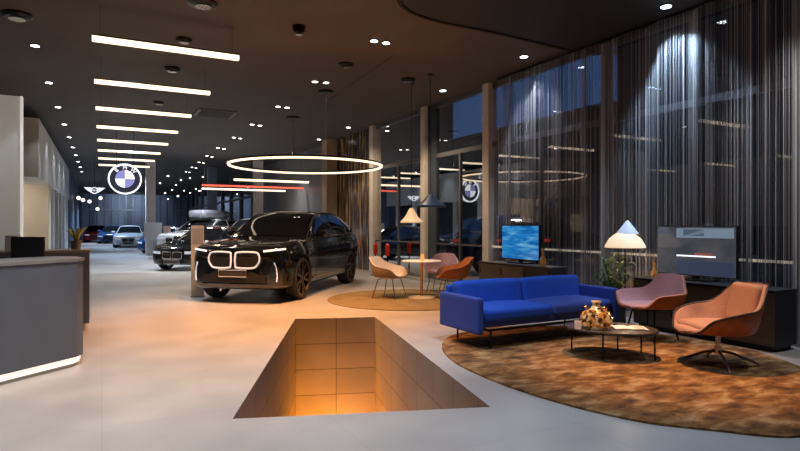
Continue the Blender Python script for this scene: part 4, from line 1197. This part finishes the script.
# fire extinguishers-like red posts near the far column
for i,(px,lb) in enumerate(((375.5,'red fire extinguisher at the foot of the slim window column'),(387.5,'red fire extinguisher just right of the slim window column'))):
    u,v=dp(px,16.2 if i==0 else 15.3)
    u=min(u,WU-.5)
    t=thing('fire_extinguisher',lb,'fire extinguisher',(u,v,0))
    MB().lathe([(0,.6),(.055,.6),(.06,.63),(.06,.86),(.045,.91),(.02,.93),(0,.93)],24).obj('body',mat('extinguisher red',(.5,.02,.02),.35),t,smooth=True)
    MB().tube([(0,0,.92),(0,0,.97),(.06,0,.98)],.012,8).obj('handle',M_black,t)
    MB().tube([(0,0,0),(0,0,.61)],.02,8).obj('stand_pole',M_black,t)
    MB().lathe([(0,.0),(.14,0),(.14,.02),(0,.025)],24).obj('base',M_black,t)

# ------------------------------------------------------------------ string curtain
def curtain(label,v0,v1,u0,dens,seed):
    rr=random.Random(seed)
    t=thing('string_curtain',label,'curtain',(u0,(v0+v1)/2,0)); vc=(v0+v1)/2
    MB().box(-.02,.02,v0-vc,v1-vc,CZ-.09,CZ-.05).obj('curtain_rail',M_black,t)
    mb=MB(); sh=[]; v=v0
    ph=rr.uniform(0,6)
    while v<v1:
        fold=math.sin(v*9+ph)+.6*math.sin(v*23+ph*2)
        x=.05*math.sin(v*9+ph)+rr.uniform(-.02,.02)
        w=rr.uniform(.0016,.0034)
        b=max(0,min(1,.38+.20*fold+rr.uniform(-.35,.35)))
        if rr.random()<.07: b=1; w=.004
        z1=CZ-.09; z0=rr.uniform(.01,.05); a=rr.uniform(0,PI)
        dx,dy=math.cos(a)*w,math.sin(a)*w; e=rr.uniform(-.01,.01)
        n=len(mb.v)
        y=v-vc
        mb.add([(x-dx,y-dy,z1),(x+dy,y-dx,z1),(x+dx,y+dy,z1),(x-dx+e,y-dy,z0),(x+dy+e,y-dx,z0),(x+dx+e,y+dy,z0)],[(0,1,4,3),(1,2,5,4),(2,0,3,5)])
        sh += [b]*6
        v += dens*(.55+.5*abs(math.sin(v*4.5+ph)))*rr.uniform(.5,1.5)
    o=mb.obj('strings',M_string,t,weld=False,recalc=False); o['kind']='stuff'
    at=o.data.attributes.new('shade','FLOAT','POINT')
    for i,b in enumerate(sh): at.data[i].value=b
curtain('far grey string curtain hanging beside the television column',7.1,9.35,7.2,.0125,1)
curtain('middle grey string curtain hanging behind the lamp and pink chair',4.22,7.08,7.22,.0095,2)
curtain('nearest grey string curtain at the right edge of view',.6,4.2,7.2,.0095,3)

# ------------------------------------------------------------------ lighting
w=bpy.data.worlds.new('dusk'); SC.world=w; w.use_nodes=True
bg=w.node_tree.nodes['Background']; bg.inputs[0].default_value=(.10,.24,.62,1); bg.inputs[1].default_value=.42
OR=(1,.50,.20); WM=(1,.74,.5); CO=(.72,.84,1)
for k in range(7):
    u,v=LS[k]; light('SPOT','wall_wash',(u,v,CZ-.08),[60,60,45,45,45,45,45][k],CO,.04,(u-.12,v,0),85,.5)
# pit glow
light('AREA','pit_glow',(2.8,7.5,-2.4),105,(1,.27,.015),.4,(3.1,8.15,-1.7))
light('AREA','pit_glow',(2.3,6.0,-2.5),14,(1,.38,.06),.6,(2.7,7.6,-2.0))
# orange floor light between pit and suv
light('SPOT','floor_warm',(2.6,8.9,CZ-.1),2300,(1,.42,.13),.08,(2.5,8.9,0),100,1)
light('SPOT','floor_warm',(1.5,6.4,CZ-.1),380,(1,.55,.28),.08,(1.5,6.2,0),75,1)
light('SPOT','floor_warm',(4.6,9.4,CZ-.1),420,(1,.58,.34),.06,(4.7,9.7,0),80,1)
light('SPOT','floor_warm',(1.6,15.0,CZ-.1),300,WM,.03,(2.6,12.6,.5),80,.9)
# lounge
light('SPOT','pit_edge_light',(1.2,4.9,CZ-.1),420,(.85,.92,1),.08,(3.3,6.0,-.4),50,1)  # added spot from above to brighten the pit's side wall
light('SPOT','totem_spot',(1.5,8.9,CZ-.1),420,(1,.8,.62),.05,(1.8,11.6,.8),45,.8)  # extra spot, added only to brighten the totem's near face
light('SPOT','lounge_warm',(4.6,4.0,CZ-.15),1250,(1,.52,.22),.05,(4.9,3.7,0),46,1)
light('SPOT','lounge_cool',(3.6,4.6,CZ-.15),420,(.65,.78,1),.08,(4.4,5.5,.4),50,.7)
light('SPOT','floor_cool',(2.7,2.4,CZ-.15),560,(.62,.77,1),.15,(2.6,2.4,0),90,1)
light('SPOT','floor_cool',(.3,3.6,CZ-.15),420,(1,.84,.72),.15,(.4,4.2,0),85,1)
light('SPOT','floor_cool',(-.1,5.2,CZ-.15),560,(.95,.96,1),.15,(0,5.4,0),85,1)
light('SPOT','floor_cool',(.5,11.5,CZ-.15),520,(.95,.95,1),.1,(.5,11.0,0),95,1)
light('SPOT','curtain_wash',(6.85,5.24,CZ-.1),330,(.5,.7,1),.04,(7.5,5.1,2.2),80,.5)
light('SPOT','curtain_wash',(6.7,8.2,CZ-.1),150,(.7,.8,1),.04,(7.5,8.1,1.8),85,.6)
light('SPOT','curtain_wash',(6.3,2.6,CZ-.1),200,(.9,.92,1),.04,(7.4,3.4,1.2),85,.6)
light('SPOT','window_wash',(6.0,11.6,CZ-.1),420,WM,.08,(7.2,11.6,0.6),100,.8)  # this and the next are fill added so the window columns read pale
light('SPOT','window_wash',(5.6,15.0,CZ-.1),300,WM,.08,(7.2,15.6,1.0),100,.8)
light('SPOT','table_spot',(5.2,8.4,CZ-.1),260,(1,.9,.8),.08,(5.3,9.6,0.5),60,.8)
# halls beyond; spots over the white cars are added to brighten them
for i,(u,v,p,c) in enumerate(((3,18,900,(1,.9,.8)),(4.4,24,800,(.9,.94,1)),(6,23,500,(.9,.94,1)),(.6,17,500,(.85,.92,1)),(1,22,1100,(.7,.84,1)),(3.5,25,600,(.9,.92,1)),(1,30,1500,(.55,.72,1)),(3,36,700,(.6,.75,1)),(.5,42,1500,(.5,.7,1)),(.2,50,1500,(.7,.8,1)))):
    light('SPOT','hall_spot',(u,v,CZ-.1),p,c,.15,(u,v-.4,0),110,.8)
light('POINT','lamp_glow',(dp(627,8.0)[0],dp(627,8.0)[1],zb+.05),9,(1,.72,.45),.04)
light('AREA','partition_wash',(-4.0,11.4,CZ-.2),85,(1,.95,.88),1.2,(-4.5,14.7,2.0))
light('SPOT','recess_wash',(-3.2,18.6,2.5),160,(1,.85,.65),.1,(-2.8,20.5,1.2),110,.6)
light('SPOT','counter_front',(-.6,2.2,CZ-.1),160,(.9,.93,1),.2,(-1.2,5.6,.6),60,.8)  # fill light added for the dark counter face
light('SPOT','far_wash',(2.5,57,CZ-.2),1200,(.6,.75,1),.2,(2.5,62,1.8),120,1)  # added light lifting the black end wall, no fitting modelled
light('POINT','lot_lamp',(14,16,5),260,(1,.85,.7),.3)

SC.view_settings.view_transform='Standard'
SC.view_settings.exposure=0.0
SC.cycles.use_denoising=True
SC.cycles.max_bounces=8; SC.cycles.transparent_max_bounces=24
SC.cycles.sample_clamp_indirect=6
